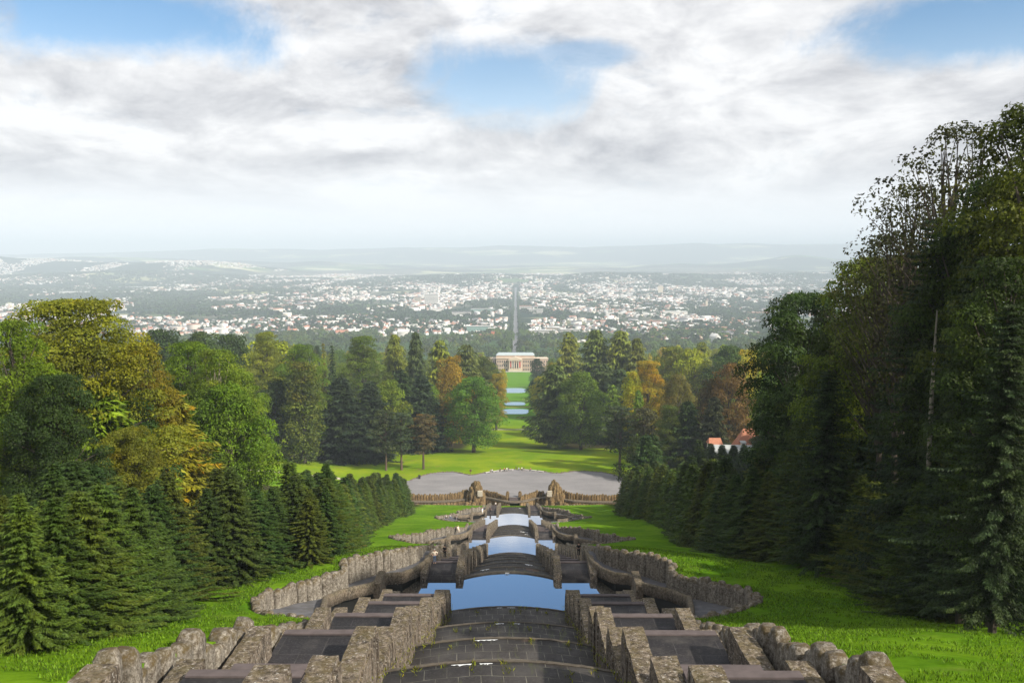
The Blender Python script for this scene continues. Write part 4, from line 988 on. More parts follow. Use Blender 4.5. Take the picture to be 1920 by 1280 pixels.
# ---- woodland filling: trees that cannot be told apart share a label with their group
def fill(n, ylo, yhi, xlo, xhi, kinds, cols, row, label, group, hmin=20, hmax=40, wr=(13, 22), seed=1, occupied=[]):
    r = random.Random(seed); k = 0; tries = 0; mine = []
    while k < n and tries < n*60:
        tries += 1
        y = math.sqrt(r.uniform(ylo**2, yhi**2)); x = r.uniform(xlo(y), xhi(y))
        if -165 < x < -40 and 335 < y < 455: continue
        if 130 < y < 345 and x < 0 and 967+(x-CAMX)/y*F > 430: continue
        if y < 420 and y > 130 and 1285 < 967+(x-CAMX)/y*F < 1450: continue
        if any((x-a)**2+(y-b)**2 < (6.0+y*0.006)**2 for a, b in mine): continue
        mine.append((x, y)); zb = gz(x, y); rw = row+r.uniform(-6, 24); h = min(hmax, max(hmin, -row_r(rw)*y-zb)); kd = r.choice(kinds); ww = r.uniform(*wr)*(0.7 if kd == 'larch' else 1)
        random.seed(seed*1000+k)
        cc = r.choice(cols); nm_ = {id(v_): k_ for k_, v_ in GR.items()}.get(id(cc), 'dark'); adj = {'dark': 'dark green', 'green': 'mid green', 'lime': 'yellow green', 'olive': 'olive', 'orange': 'orange', 'yellow': 'golden yellow', 'larch': 'soft grey green'}.get(nm_, 'dark green')
        noun = {'larch': 'larch', 'fir': 'fir', 'mid': 'round tree', 'far': 'round tree', 'oak': 'oak', 'beech': 'beech'}[kd]
        zone = ('beside the nearest stairs' if y < 110 else 'beside the lower basins') if y < 345 else ('next to the meadow' if y < 620 else 'level with the ponds' if y < 1000 else 'close to the palace')
        plant(kd, x, y, h, ww, jitc(cc, 0.2), f'{adj} {noun} {label} {zone}', group=group); k += 1
Fl, Fr = (lambda y: wx(215, y)), (lambda y: wx(1465, y))
fill(105, 250, 1300, lambda y: max(wx(215, y), -420), lambda y: -46 if y < 480 else -26-0.004*y if y < 700 else -32, ['mid', 'mid', 'mid', 'larch', 'fir'], [GR['green'], GR['lime'], GR['olive'], GR['dark'], GR['larch'], GR['green']], 650,
     'in the wood left of the avenue', 'woodland left of the avenue', seed=3)
fill(100, 400, 1300, lambda y: 58 if y < 520 else 26+0.006*y if y < 700 else 34, lambda y: min(wx(1460, y), 430), ['mid', 'mid', 'mid', 'larch'], [GR['green'], GR['lime'], GR['yellow'], GR['olive'], GR['larch'], GR['green']], 652,
     'in the wood right of the avenue', 'woodland right of the avenue', seed=5)
fill(40, 1180, 1460, lambda y: -300, lambda y: -62, ['far'], [GR['green'], GR['dark'], GR['lime']], 664, 'in the park left of the palace', 'park trees beside the palace', hmin=14, hmax=24, seed=8)
fill(40, 1180, 1460, lambda y: 66, lambda y: 330, ['far'], [GR['green'], GR['dark'], GR['lime']], 664, 'in the park right of the palace', 'park trees beside the palace', hmin=14, hmax=24, seed=9)
# forest on the near slopes behind the hedges
fill(26, 60, 245, lambda y: max(-0.64*y, -110)-8, lambda y: -44, ['mid', 'oak', 'fir'], [GR['green'], GR['dark'], GR['olive']], 700, 'behind the left spruce hedge', 'wood behind the left hedge', hmin=14, hmax=28, wr=(11, 17), seed=12)
fill(34, 45, 330, lambda y: 44, lambda y: min(0.66*y, 120)+6, ['mid', 'beech', 'fir'], [GR['dark'], GR['dark'], (0.03, 0.05, 0.015, 0.05)], 640, 'behind the right spruce hedge', 'wood behind the right hedge', hmin=16, hmax=26, wr=(11, 17), seed=13)
# woods beyond the palace and the trees of the plain: nobody could count them
def blobs(name, cx, cy, rad, hgt, nf, size, colr, seed, sink=0.3):
    r = np.random.default_rng(seed); n = len(cx); cz = ground(cx, cy)
    d = rnd_dir(n*nf, r).reshape(n, nf, 3); d[:, :, 2] = np.abs(d[:, :, 2])*1.0-0.15
    k = 1+0.25*np.sin(d[:, :, 0]*6+np.arange(n)[:, None])
    c = np.stack([cx[:, None]+d[:, :, 0]*rad[:, None]*k, cy[:, None]+d[:, :, 1]*rad[:, None]*k, cz[:, None]+hgt[:, None]*(0.35+0.62*np.maximum(d[:, :, 2], -0.3)*k)], -1).reshape(-1, 3)
    N = unit(d.reshape(-1, 3)+r.normal(size=(n*nf, 3))*0.35+np.array([0, 0, .25])); A = unit(np.cross(N, rnd_dir(n*nf, r))); Bv = np.cross(N, A)
    s = np.repeat(rad, nf)*size*r.uniform(.7, 1.3, n*nf)
    v, f, lv, lh = diamonds(c, A*s[:, None], Bv*(s*0.8)[:, None], np.clip(np.repeat(r.random(n), nf)*.7+r.normal(.15, .12, n*nf), 0, 1), np.repeat(r.random(n), nf))
    me = np_mesh(name, v, f, 4, {'lv': lv, 'lh': lh}); o = link_mesh(name, me, M['leaf']); o.color = colr; return o
r4 = np.random.default_rng(44)
n = 1700; y = 1530+np.sqrt(r4.random(n))*1150; x = (r4.random(n)-0.5)*2*y*0.62; ok = (np.abs(x) > 12)&~((y > 2150)&(fbm(x/260., y/260., 3) > 0.50)); x, y = x[ok], y[ok]
tag(blobs('distant_wood', x, y, r4.uniform(9, 17, len(x)), r4.uniform(15, 24, len(x)), 95, 0.20, (0.060, 0.105, 0.024, 0.35), 1), 'blue green wood beyond the palace at the foot of the town', 'wood', kind='stuff')
# ------------------------------------------------------------------ town
def town_ok(x, y):
    a = fbm(x/420.+3.1, y/900.+1.7, 4); core = np.exp(-((x-150)/1500.)**2-((y-6300)/1500.)**2)
    near = np.exp(-((y-3100)/900.)**2)*0.05; left = np.exp(-((x+1900)/900.)**2-((y-4200)/700.)**2)*0.10; fr = smooth(8500, 12500, y)*0.08
    return (a+core*0.22+near+left-fr > 0.475) & (np.abs(x) > 34) & (y > 2250)
n = 60000; y = np.sqrt(r4.random(n)*(11500**2-2250**2)+2250**2); x = (r4.random(n)-0.5)*2*y*0.64
ok = town_ok(x, y) & ((y > 2900) | (r4.random(n) < 0.8)); x, y = x[ok], y[ok]
order = np.argsort(y); x, y = x[order], y[order]
core = np.exp(-((x-150)/1600.)**2-((y-6300)/1700.)**2)
big = r4.random(len(x)) < 0.06+0.25*core
L_ = np.where(big, r4.uniform(20, 48, len(x)), r4.uniform(8, 14, len(x))); Wd_ = np.where(big, r4.uniform(12, 18, len(x)), r4.uniform(8, 12, len(x)))
H_ = np.where(big, r4.uniform(9, 18, len(x)), r4.uniform(5, 8, len(x))); Rf = np.where(big & (r4.random(len(x)) < 0.6), 0.5, r4.uniform(3, 5.5, len(x)))
an = (r4.random(len(x)) < .5)*1.57+r4.normal(0, 0.35, len(x))+0.2
roofc = r4.choice(4, len(x), p=[0.24, 0.18, 0.30, 0.28]); roofc = np.where(Rf < 1, r4.choice([2, 3], len(x)), roofc)
print('houses', len(x))
ROOF = np.array([[0.40, 0.19, 0.13], [0.28, 0.15, 0.12], [0.15, 0.15, 0.16], [0.62, 0.62, 0.60]])
def house_arrays(cx, cy, L, W_, H, Rh, a, z0):
    n = len(cx); ca, sa = np.cos(a), np.sin(a)
    def P(u, v, w_):  return np.stack([cx+u*ca-v*sa, cy+u*sa+v*ca, z0+w_], -1)
    hl, hw_ = L/2, W_/2; o = np.zeros(n)
    vs = [P(-hl, -hw_, o-6), P(hl, -hw_, o-6), P(hl, hw_, o-6), P(-hl, hw_, o-6), P(-hl, -hw_, H), P(hl, -hw_, H), P(hl, hw_, H), P(-hl, hw_, H), P(-hl, o, H+Rh*.97), P(hl, o, H+Rh*.97)]
    e = 0.5
    vs += [P(-hl-e, -hw_-e, H-.1), P(hl+e, -hw_-e, H-.1), P(hl+e, hw_+e, H-.1), P(-hl-e, hw_+e, H-.1), P(-hl-e, o, H+Rh+.05), P(hl+e, o, H+Rh+.05)]
    return np.stack(vs, 1)
HF = np.array([(0,1,5),(0,5,4),(1,2,6),(1,6,5),(2,3,7),(2,7,6),(3,0,4),(3,4,7),(4,8,7),(5,6,9),(10,11,15),(10,15,14),(12,13,14),(12,14,15)])
nh = 300
sl = slice(nh, None)
V_ = house_arrays(x[sl], y[sl], L_[sl], Wd_[sl], H_[sl], Rf[sl], an[sl], ground(x[sl], y[sl]))
k = V_.shape[0]; Fh = (np.arange(k)[:, None, None]*16+HF[None]).reshape(-1, 3)
wc = np.array([[0.84, 0.82, 0.78], [0.74, 0.68, 0.57], [0.86, 0.86, 0.85], [0.64, 0.56, 0.50]])[r4.choice(4, k, p=[.4, .15, .3, .15])]*r4.uniform(0.8, 1.05, (k, 1)); rc_ = ROOF[roofc[sl]]*r4.uniform(0.75, 1.2, (k, 1))
colr = np.ones((k, 16, 4), dtype=np.float32); colr[:, :10, :3] = wc[:, None]; colr[:, 10:, :3] = rc_[:, None]
me = np_mesh('town_houses', V_.reshape(-1, 3), Fh, 3)
ca_ = me.color_attributes.new('tint', 'FLOAT_COLOR', 'POINT'); ca_.data.foreach_set('color', colr.ravel())
m, g, p, o = new_mat('town plaster and tiles'); at = g.n('ShaderNodeAttribute'); at.attribute_name = 'tint'; g._in(p.inputs['Base Color'], at.outputs['Color']); M['town'] = m
tag(link_mesh('town_houses', me, m), 'dense mass of white and red roofed houses of the far town', 'town', kind='stuff')
WALLS = {'white': simple('white plaster', (0.72, 0.70, 0.66), .9, 0, .1), 'cream': simple('cream plaster', (0.62, 0.55, 0.43), .9, 0, .1)}
ROOFS = {0: simple('red roof tiles', (0.38, 0.18, 0.12), .9, 0, .2), 1: simple('brown red roof tiles', (0.28, 0.12, 0.085), .9, 0, .2), 2: simple('grey slate', (0.14, 0.14, 0.15), .8, 0, .2), 3: simple('pale flat roofing', (0.55, 0.55, 0.53), .9, 0, .1)}
RN = {0: 'red tiled roof', 1: 'brown red roof', 2: 'grey slate roof', 3: 'pale roof'}
hp = {}
glass = simple('dark window glass', (0.05, 0.06, 0.07), 0.3)
for i in range(nh):
    wn = 'white' if r4.random() < .7 else 'cream'; rc = int(roofc[i]); key = (wn, rc)
    if key not in hp:
        root = empty('town_house'); V1 = house_arrays(*[np.array([v]) for v in (0., 0., 1., 1., 1., .55, 0., 0.)])[0]
        V1[:4, 2] = -.5
        V1[10:14, :2] = np.sign(V1[10:14, :2])*0.54; V1[10:14, 2] = .985; V1[14:, 0] = np.sign(V1[14:, 0])*.54; V1[14:, 1] = 0; V1[14:, 2] = 1.56; V1[8:10, 2] = 1.54
        a = link_mesh('wall', np_mesh('house_wall', V1[:10], HF[:10], 3), WALLS[wn], root)
        b = link_mesh('roof', np_mesh('house_roof', V1[10:], HF[10:]-10, 3), ROOFS[rc], root)
        mb = MB(); mb.box(.1, .2, -.05, .05, 1.3, 1.75); c = mb.build('chimney', ROOFS[2], b)
        mb = MB()
        hp[key] = (root, a, b, c); new = True
    else:
        r0, a0, b0, c0 = hp[key]; root = r0.copy(); a = a0.copy(); b = b0.copy(); c = c0.copy()
        for o_ in (root, a, b, c): C.objects.link(o_)
        a.parent = root; b.parent = root; c.parent = b
    root.location = (x[i], y[i], gz(x[i], y[i])); root.rotation_euler = (0, 0, an[i]); root.scale = (L_[i], Wd_[i], H_[i]*0.9)
    tag(root, f'small {wn} house with {RN[rc]} among trees at the near edge of the town', 'house', f'{wn} houses with {RN[rc]} at the near town edge')
# town trees
n = 60000; y = np.sqrt(r4.random(n)*(9800**2-2200**2)+2200**2); x = (r4.random(n)-0.5)*2*y*0.64
core = np.exp(-((x-150)/1300.)**2-((y-6400)/1300.)**2); g_ = fbm(x/380.+9, y/700.+4, 4)
ok = (np.abs(x) > 22) & (r4.random(n) < np.clip((g_-0.38)*3.6, 0.06, 1)*(1-core*0.9)) & ((y > 2600) | (r4.random(n) < .8)); x, y = x[ok], y[ok]
print('town trees', len(x))
tag(blobs('town_trees', x, y, r4.uniform(6, 14, len(x))*(1+y/9000.), r4.uniform(9, 17, len(x)), 13, 0.50, (0.030, 0.060, 0.022, 0.1), 2), 'trees and groves scattered between the far houses', 'trees', kind='stuff')
yy_ = np.repeat(np.arange(1640, 6600, 15.0), 2); xx_ = np.tile([-14.5, 14.5], len(yy_)//2)+r4.normal(0, 1.0, len(yy_))
tag(blobs('avenue_trees', xx_, yy_, r4.uniform(4, 6.5, len(yy_)), r4.uniform(10, 15, len(yy_)), 24, 0.40, (0.035, 0.065, 0.022, 0.1), 6), 'twin lines of trees along the straight road to the town', 'trees', kind='stuff')
# landmark buildings: (px centre, bottom row, width px, height px, distance, wall, roof, label)
def landmark(px, d, wpx, hgt, dep, wall, roof, label, rz=0.0, name='large_building', win=0):
    x = wx(px, d); w2 = wpx*d/F; root = empty(name, (x, d, gz(x, d)), rz)
    mb = MB(); mb.box(-w2/2, w2/2, -dep/2, dep/2, -8, hgt); mb.build('wall', wall, root)
    mb = MB(); mb.box(-w2/2-.8, w2/2+.8, -dep/2-.8, dep/2+.8, hgt, hgt+1.2); rf = mb.build('roof', roof, root)
    if win:
        for j in range(win):
            mb = MB(); zz_ = hgt*(j+0.35)/win; mb.box(-w2/2+1, w2/2-1, -dep/2-.25, -dep/2+.1, zz_, zz_+hgt/win*.4); mb.build('window_band', glass, root)
    tag(root, label, 'building'); return root
Wm = WALLS['white']; Cm = WALLS['cream']; grn = simple('pale green facade', (0.30, 0.48, 0.42), .6); orr = simple('orange red brick', (0.55, 0.20, 0.11), .9); org = ROOFS[0]; blu = simple('light blue facade', (0.25, 0.50, 0.62), .6)
for a in [(809, 4700, 26, 62, 30, Wm, ROOFS[3], 'large white slab high-rise left of the long straight road', 0, 'high_rise', 9), (783, 4900, 12, 45, 20, Cm, ROOFS[2], 'cream block beside the white slab high-rise', 0, 'large_building', 6),
          (897, 2750, 44, 22, 16, grn, ROOFS[3], 'pale green office block with glass front left of the road', 0.05, 'office_building', 4), (921, 2650, 12, 20, 18, Wm, ROOFS[3], 'white end block next to the green office', 0, 'office_building', 4),
          (910, 2400, 24, 12, 30, orr, org, 'orange red brick hall in front of the green office', 0.1, 'brick_hall', 0), (924, 2420, 6, 20, 12, orr, org, 'small orange tower beside the brick hall', 0, 'brick_tower', 0),
          (887, 2350, 10, 14, 12, blu, ROOFS[3], 'small light blue cube building above the treetops', 0, 'large_building', 2),
          (1020, 2560, 44, 17, 14, Wm, ROOFS[3], 'long white apartment row right of the road', 0.08, 'apartment_row', 5), (1070, 2620, 36, 17, 14, Wm, ROOFS[3], 'second white apartment row farther right of the road', -0.12, 'apartment_row', 5), (1040, 2750, 30, 16, 14, Cm, ROOFS[3], 'cream apartment row behind the white ones', 0, 'apartment_row', 5),
          (865, 3700, 36, 22, 18, Wm, ROOFS[2], 'white hospital like block among trees left of the road', .1, 'large_building', 5), (905, 3950, 44, 18, 16, grn, ROOFS[3], 'long pale green block left of the road', 0, 'large_building', 4), (820, 4050, 22, 14, 16, Wm, ROOFS[3], 'low white building in the dark grove', 0, 'large_building', 0),
          (985, 4100, 22, 26, 20, Wm, org, 'white church like block right beside the road', 0, 'large_building', 4), (1005, 3900, 26, 20, 16, Wm, ROOFS[3], 'white flat block right of the road', 0, 'large_building', 4),
          (1238, 6400, 9, 62, 16, Cm, Cm, 'slender pale tower block on the right skyline of the town', 0, 'tower_block', 0), (1325, 4600, 4, 40, 9, Cm, Cm, 'thin yellow chimney tower in the right part of town', 0, 'chimney_tower', 0),
          (1350, 2900, 28, 12, 18, Cm, org, 'long building with bright red roof in the right woods', 0.05, 'large_building', 0), (1175, 3900, 78, 10, 40, Wm, ROOFS[3], 'very long white industrial hall right of centre', 0, 'industrial_hall', 0), (1265, 4000, 46, 12, 40, Wm, ROOFS[3], 'white industrial hall with pale blue side', 0, 'industrial_hall', 0),
          (1420, 4100, 44, 11, 50, Cm, org, 'industrial hall with brick red roof on the right', 0, 'industrial_hall', 0), (1440, 4250, 90, 9, 40, Wm, ROOFS[3], 'low white warehouse behind the brick roofed hall', 0, 'industrial_hall', 0),
          (300, 6900, 120, 12, 90, Wm, ROOFS[3], 'huge pale factory hall on the left plain', 0, 'factory_hall', 0), (180, 6400, 130, 10, 80, Wm, ROOFS[3], 'huge pale factory hall farther left on the plain', 0.02, 'factory_hall', 0), (245, 7600, 90, 12, 80, Wm, ROOFS[3], 'third pale factory hall behind the two others', 0, 'factory_hall', 0), (420, 5300, 52, 14, 22, Wm, ROOFS[2], 'long white barracks like row on the left', 0, 'large_building', 3),
          (550, 4500, 46, 16, 18, Cm, org, 'long row with red roof left of the white slab', 0.03, 'large_building', 3)]:
    landmark(a[0], a[1], a[2], a[3], a[4], a[5], a[6], a[7], a[8], a[9], a[10])
# straight road to the town centre
def strip(name, pts, wdt, mat, lift=0.25, step=6.0):
    P_ = [Vector(p) for p in pts]; q = []
    for a, b in zip(P_[:-1], P_[1:]):
        k = max(1, int((b-a).length/step)); q += [a.lerp(b, i/k) for i in range(k)]
    q.append(P_[-1]); vs = []
    for i, c in enumerate(q):
        t = (q[min(i+1, len(q)-1)]-q[max(i-1, 0)]).normalized(); nn = Vector((-t.y, t.x))
        for u in (-1, -.33, .33, 1): p_ = c+nn*wdt/2*u; vs.append((p_.x, p_.y, gz(p_.x, p_.y)+lift))
    ii = np.arange(len(q)-1)[:, None]*4+np.arange(3)[None]
    o = link_mesh(name, np_mesh(name, vs, np.stack([ii+1, ii, ii+4, ii+5], -1).reshape(-1, 4), 4), mat); tag(o, kind='structure'); return o
asph = simple('grey asphalt', (0.17, 0.17, 0.18), .9, 0, .15, .05); pathm = simple('pale sand path', (0.48, 0.43, 0.34), .95, 0, .2, .4); strawm = simple('dry yellow grass strip', (0.33, 0.28, 0.08), .95, 0, .3, .3)
strip('road', [(0, 1560), (0, 7400)], 19, asph, 0.8, 30)
strip('path', [(-34, 621), (40, 624)], 4.0, pathm, 0.12); strip('path', [(-20, 765), (22, 763)], 6, strawm, .15); strip('path', [(-20, 812), (24, 812)], 5, pathm, .15); strip('path', [(-30, 1066), (30, 1066)], 14, pathm, .2); strip('path', [(-40, 1440), (40, 1440)], 14, pathm, .4)
lp = [hit(q, r_)[:2] for q, r_ in ((430, 880), (470, 883), (505, 885), (545, 890), (600, 894), (650, 899))]; strip('path', lp, 3.2, pathm, .08)
for nm, (x0, x1, y0, y1) in (('pond', (-12, 12.5, 721, 744)), ('pond', (-10, 10.5, 776, 793)), ('pond', (-16, 14, 1008, 1044))):
    cx_, cy_ = (x0+x1)/2, (y0+y1)/2; zt = max(gz(a, b) for a in (x0, cx_, x1) for b in (y0, cy_, y1))+0.12; vs = []
    for i in range(40):
        a = 2*math.pi*i/40; ex = math.copysign(abs(math.cos(a))**0.55, math.cos(a)); ey = math.copysign(abs(math.sin(a))**0.55, math.sin(a)); kx = 1+0.05*math.sin(a*5); vs.append((cx_+ex*(x1-x0)/2*kx, cy_+ey*(y1-y0)/2, zt))
    mb = MB(); mb.add(vs+[(v[0]*1.02, v[1], v[2]-2) for v in vs], [tuple(range(40))]+[(i, (i+1) % 40, 40+(i+1) % 40, 40+i) for i in range(40)]); tag(mb.build(nm, M['pond']), kind='structure')

# ------------------------------------------------------------------ the palace
sand = simple('pinkish sandstone', (0.46, 0.35, 0.27), .9, 0, .12, .3); sandL = simple('pale sandstone trim', (0.58, 0.48, 0.38), .9, 0, .08, .3); lead = simple('grey green metal roof', (0.36, 0.42, 0.44), .5, 0, .1, .2)
red = simple('red banner cloth', (0.62, 0.035, 0.04), .8, 0, .1); blueb = simple('pale blue banner cloth', (0.30, 0.40, 0.48), .8)
PY = 1490; PZ = gz(0, PY)+0.5
pal = empty('palace', (0, PY, PZ)); tag(pal, 'neoclassical sandstone palace with columned portico and red banners at the end of the axis', 'palace')
mb = MB(); mb.box(-34, 34, -10, 14, -4, 23); main = mb.build('main_block', sand, pal)
mb = MB(); mb.box(-35, 35, -11, 15, 23, 24.4); mb.build('cornice', sandL, pal)
mb = MB(); mb.box(-34, 34, -8, 13, 24.4, 28.5); mb.build('attic', sand, pal)
mb = MB(); mb.add([(-34.6, -8.6, 28.5), (34.6, -8.6, 28.5), (34.6, 13.6, 28.5), (-34.6, 13.6, 28.5), (-31, -3, 32), (31, -3, 32), (31, 8, 32), (-31, 8, 32)], [(0, 1, 5, 4), (1, 2, 6, 5), (2, 3, 7, 6), (3, 0, 4, 7), (4, 5, 6, 7)]); mb.build('roof', lead, pal)
mb = MB(); mb.box(-12, 12, -16, -10.1, -4, 5); mb.build('portico_base', sandL, pal)
for i in range(6):
    mb = MB(); mb.tube([(-10.2+4.08*i, -15, 5), (-10.2+4.08*i, -15, 12), (-10.2+4.08*i, -15, 19)], [0.95, 0.9, 0.75], 10); mb.box(-11.3+4.08*i, -9.1+4.08*i, -16.1, -13.9, 19, 19.7); mb.build('column', sandL, pal)
mb = MB(); mb.box(-12.2, 12.2, -16.4, -10.1, 19.7, 22); mb.add([(-12.6, -16.8, 22), (12.6, -16.8, 22), (0, -16.8, 27.2), (-12.6, -8, 22), (12.6, -8, 22), (0, -8, 27.2)], [(0, 1, 2), (3, 5, 4), (0, 2, 5, 3), (1, 4, 5, 2), (0, 3, 4, 1)]); mb.build('pediment', sandL, pal)
for xx, mt in ((-8.16, red), (8.16, red), (-4.08, blueb)):
    mb = MB(); mb.box(xx-1.25, xx+1.25, -12.4, -12.2, 7.5, 18.8); mb.build('banner', mt, pal)
for sx2 in (-1, 1):
    for i in range(5):
        for (z0, z1) in ((1.5, 5), (8, 12.5), (15.5, 19.5)):
            mb = MB(); xx = sx2*(15.5+3.9*i); mb.box(xx-.85, xx+.85, -10.25, -9.9, z0, z1); mb.build('window', glass, pal)
for i in range(5):
    mb = MB(); xx = -8.16+4.08*i; mb.box(xx-1.0, xx+1.0, -10.3, -9.9, 6, 14); mb.build('window', glass, pal)
for s in (-1, 1):
    wg = empty('palace_wing', (s*47, PY+6, PZ), s*0.12); tag(wg, f'lower {"left" if s < 0 else "right"} wing of the sandstone palace', 'building', 'palace wings')
    mb = MB(); mb.box(-11.5, 11.5, -8, 8, -6, 21); mb.build('wall', sand, wg); mb = MB(); mb.box(-12, 12, -8.6, 8.6, 21, 22.5); mb.build('roof', sandL, wg)
    for i in range(5):
        for (z0, z1) in ((2, 5.5), (8.5, 12), (14.5, 18)):
            mb = MB(); xx = -9+4.5*i; mb.box(xx-.8, xx+.8, -8.25, -7.9, z0, z1); mb.build('window', glass, wg)
mb = MB(); mb.box(-46, 46, -44, -38, -6, 4.0); tw_ = mb.build('terrace_wall', simple('white terrace stone', (0.62, 0.58, 0.52), .9)); tw_.location = (0, PY, PZ); tag(tw_, 'pale terrace wall in front of the palace', 'wall')

# ------------------------------------------------------------------ red roofed house behind the right hedge
tile = simple('orange red clay tiles', (0.38, 0.165, 0.10), .85, 0, .25, 1.5); greyr = simple('grey fibre roof', (0.34, 0.36, 0.36), .8, 0, .15, .6); plast = simple('pale plaster', (0.62, 0.58, 0.5), .9)
hx = wx(1412, 345); zr_ = -row_r(803)*345; ze = -row_r(838)*345-1.5; zb = gz(hx, 345)-1
hs = empty('restaurant_house', (hx, 345, zb)); tag(hs, 'house with steep orange tiled roof and dormers peeping over the right spruces', 'house')
h1, h2 = ze-zb, zr_-zb
mb = MB(); mb.box(-6.5, 6.5, -4.5, 4.5, 0, h1+.1); mb.build('wall', plast, hs)
mb = MB(); mb.add([(-7.2, -5.4, h1-.2), (7.2, -5.4, h1-.2), (7.2, 5.4, h1-.2), (-7.2, 5.4, h1-.2), (-2.5, 0, h2), (2.5, 0, h2)], [(0, 1, 5, 4), (2, 3, 4, 5), (1, 2, 5), (3, 0, 4), (0, 3, 2, 1)]); rf = mb.build('roof', tile, hs)
for xx in (-3.4, 1.6):
    mb = MB(); zd = h1+(h2-h1)*.30; mb.box(xx-.9, xx+.9, -4.6, -1.5, zd, zd+1.7); dm = mb.build('dormer', plast, rf)
    mb = MB(); mb.add([(xx-1.2, -5.0, zd+1.6), (xx+1.2, -5.0, zd+1.6), (xx+1.2, -1, zd+2.3), (xx-1.2, -1, zd+2.3), (xx-1.2, -5.0, zd+1.75), (xx+1.2, -5.0, zd+1.75), (xx+1.2, -1, zd+2.45), (xx-1.2, -1, zd+2.45)], [(0, 3, 2, 1), (4, 5, 6, 7), (0, 1, 5, 4), (1, 2, 6, 5), (2, 3, 7, 6), (3, 0, 4, 7)]); d2 = mb.build('dormer_roof', greyr, rf)
    mb = MB(); mb.box(xx-.55, xx+.55, -4.7, -4.55, zd+.3, zd+1.3); mb.build('window', glass, rf)
x2 = wx(1380, 338); zb2 = gz(x2, 338)-1; zr2 = -row_r(833)*338-zb2
hl_ = empty('dining_hall', (x2, 338, zb2), -0.06); tag(hl_, 'low hall with long pale grey roof beside the orange roofed house', 'building')
mb = MB(); mb.box(-8, 8, -4, 4, 0, zr2-2.2); mb.build('wall', plast, hl_)
mb = MB(); mb.add([(-8.6, -4.8, zr2-2.4), (8.6, -4.8, zr2-2.4), (8.6, 4.8, zr2-2.4), (-8.6, 4.8, zr2-2.4), (-8.6, 0, zr2), (8.6, 0, zr2)], [(0, 1, 5, 4), (2, 3, 4, 5), (1, 2, 5), (3, 0, 4), (0, 3, 2, 1)]); mb.build('roof', greyr, hl_)
x3 = wx(1347, 344); zb3 = gz(x3, 344)-1; zr3 = -row_r(820)*344-zb3
hk = empty('small_annex', (x3, 344, zb3)); tag(hk, 'small annex with orange tiled roof left of the grey hall', 'building')
mb = MB(); mb.box(-2.6, 2.6, -2.5, 2.5, 0, zr3-2.2); mb.build('wall', plast, hk)
mb = MB(); mb.add([(-3, -3, zr3-2.4), (3, -3, zr3-2.4), (3, 3, zr3-2.4), (-3, 3, zr3-2.4), (-2.4, 0, zr3), (2.4, 0, zr3)], [(0, 1, 5, 4), (2, 3, 4, 5), (1, 2, 5), (3, 0, 4), (0, 3, 2, 1)]); mb.build('roof', tile, hk)

# ------------------------------------------------------------------ people
def skin(name, J, E, Rd, mat, parent, sub=1):
    me = bpy.data.meshes.new(name+'_rig'); ks = list(J); me.from_pydata([J[k] for k in ks], [(ks.index(a), ks.index(b)) for a, b in E], [])
    o = bpy.data.objects.new(name, me); C.objects.link(o); me.update()
    md = o.modifiers.new('skin', 'SKIN'); md.use_smooth_shade = True
    sv = me.skin_vertices[0].data if me.skin_vertices else None
    if sv is None:
        bpy.context.view_layer.objects.active = o; sv = me.skin_vertices[0].data
    for i, k in enumerate(ks): r_ = Rd[k]; sv[i].radius = (r_, r_) if not isinstance(r_, tuple) else r_
    sv[0].use_root = True
    ss = o.modifiers.new('sub', 'SUBSURF'); ss.levels = sub; ss.render_levels = sub
    dg = bpy.context.evaluated_depsgraph_get(); nm = bpy.data.meshes.new_from_object(o.evaluated_get(dg)); nm.name = name
    o.modifiers.clear(); o.data = nm; nm.materials.clear(); nm.materials.append(mat); o.parent = parent; return o
skinm = simple('skin', (0.55, 0.36, 0.27), .6); hairm = {'dark': simple('dark hair', (0.03, 0.022, 0.018), .7), 'grey': simple('grey hair', (0.35, 0.33, 0.31), .7), 'fair': simple('fair hair', (0.38, 0.27, 0.13), .7)}
def fig(pose):
    J = dict(pel=(0, 0, .95), wst=(0, 0, 1.08), chs=(0, -.01, 1.32), nk=(0, 0, 1.47), hd0=(0, -.015, 1.56), hd=(0, -.02, 1.66), hd2=(0, -.01, 1.735))
    for s, t in ((-1, 'l'), (1, 'r')):
        J['sh'+t] = (s*.17, 0, 1.41); J['hip'+t] = (s*.09, 0, .90); J['kn'+t] = (s*.10, -.02, .50); J['an'+t] = (s*.10, .02, .09); J['to'+t] = (s*.12, -.15, .04)
        if pose == 'hips': J['el'+t] = (s*.40, .06, 1.20); J['wr'+t] = (s*.21, -.07, 1.03); J['ha'+t] = (s*.15, -.10, 1.0)
        else: J['el'+t] = (s*.23, .03, 1.13); J['wr'+t] = (s*.25, -.06, .88); J['ha'+t] = (s*.245, -.08, .80)
        if pose == 'sit': J['kn'+t] = (s*.12, -.45, .93); J['an'+t] = (s*.12, -.42, .50); J['to'+t] = (s*.12, -.58, .46); J['wr'+t] = (s*.16, -.25, 1.0); J['ha'+t] = (s*.13, -.33, .99)
    return J
Rr = dict(pel=(.15, .11), wst=(.13, .10), chs=(.16, .11), nk=.055, hd0=.075, hd=.098, hd2=.07)
for t in 'lr': Rr.update({'sh'+t: .065, 'el'+t: .043, 'wr'+t: .03, 'ha'+t: .035, 'hip'+t: .095, 'kn'+t: .06, 'an'+t: .042, 'to'+t: .035})
ED = [('pel', 'wst'), ('wst', 'chs'), ('chs', 'nk'), ('nk', 'hd0'), ('hd0', 'hd'), ('hd', 'hd2')]
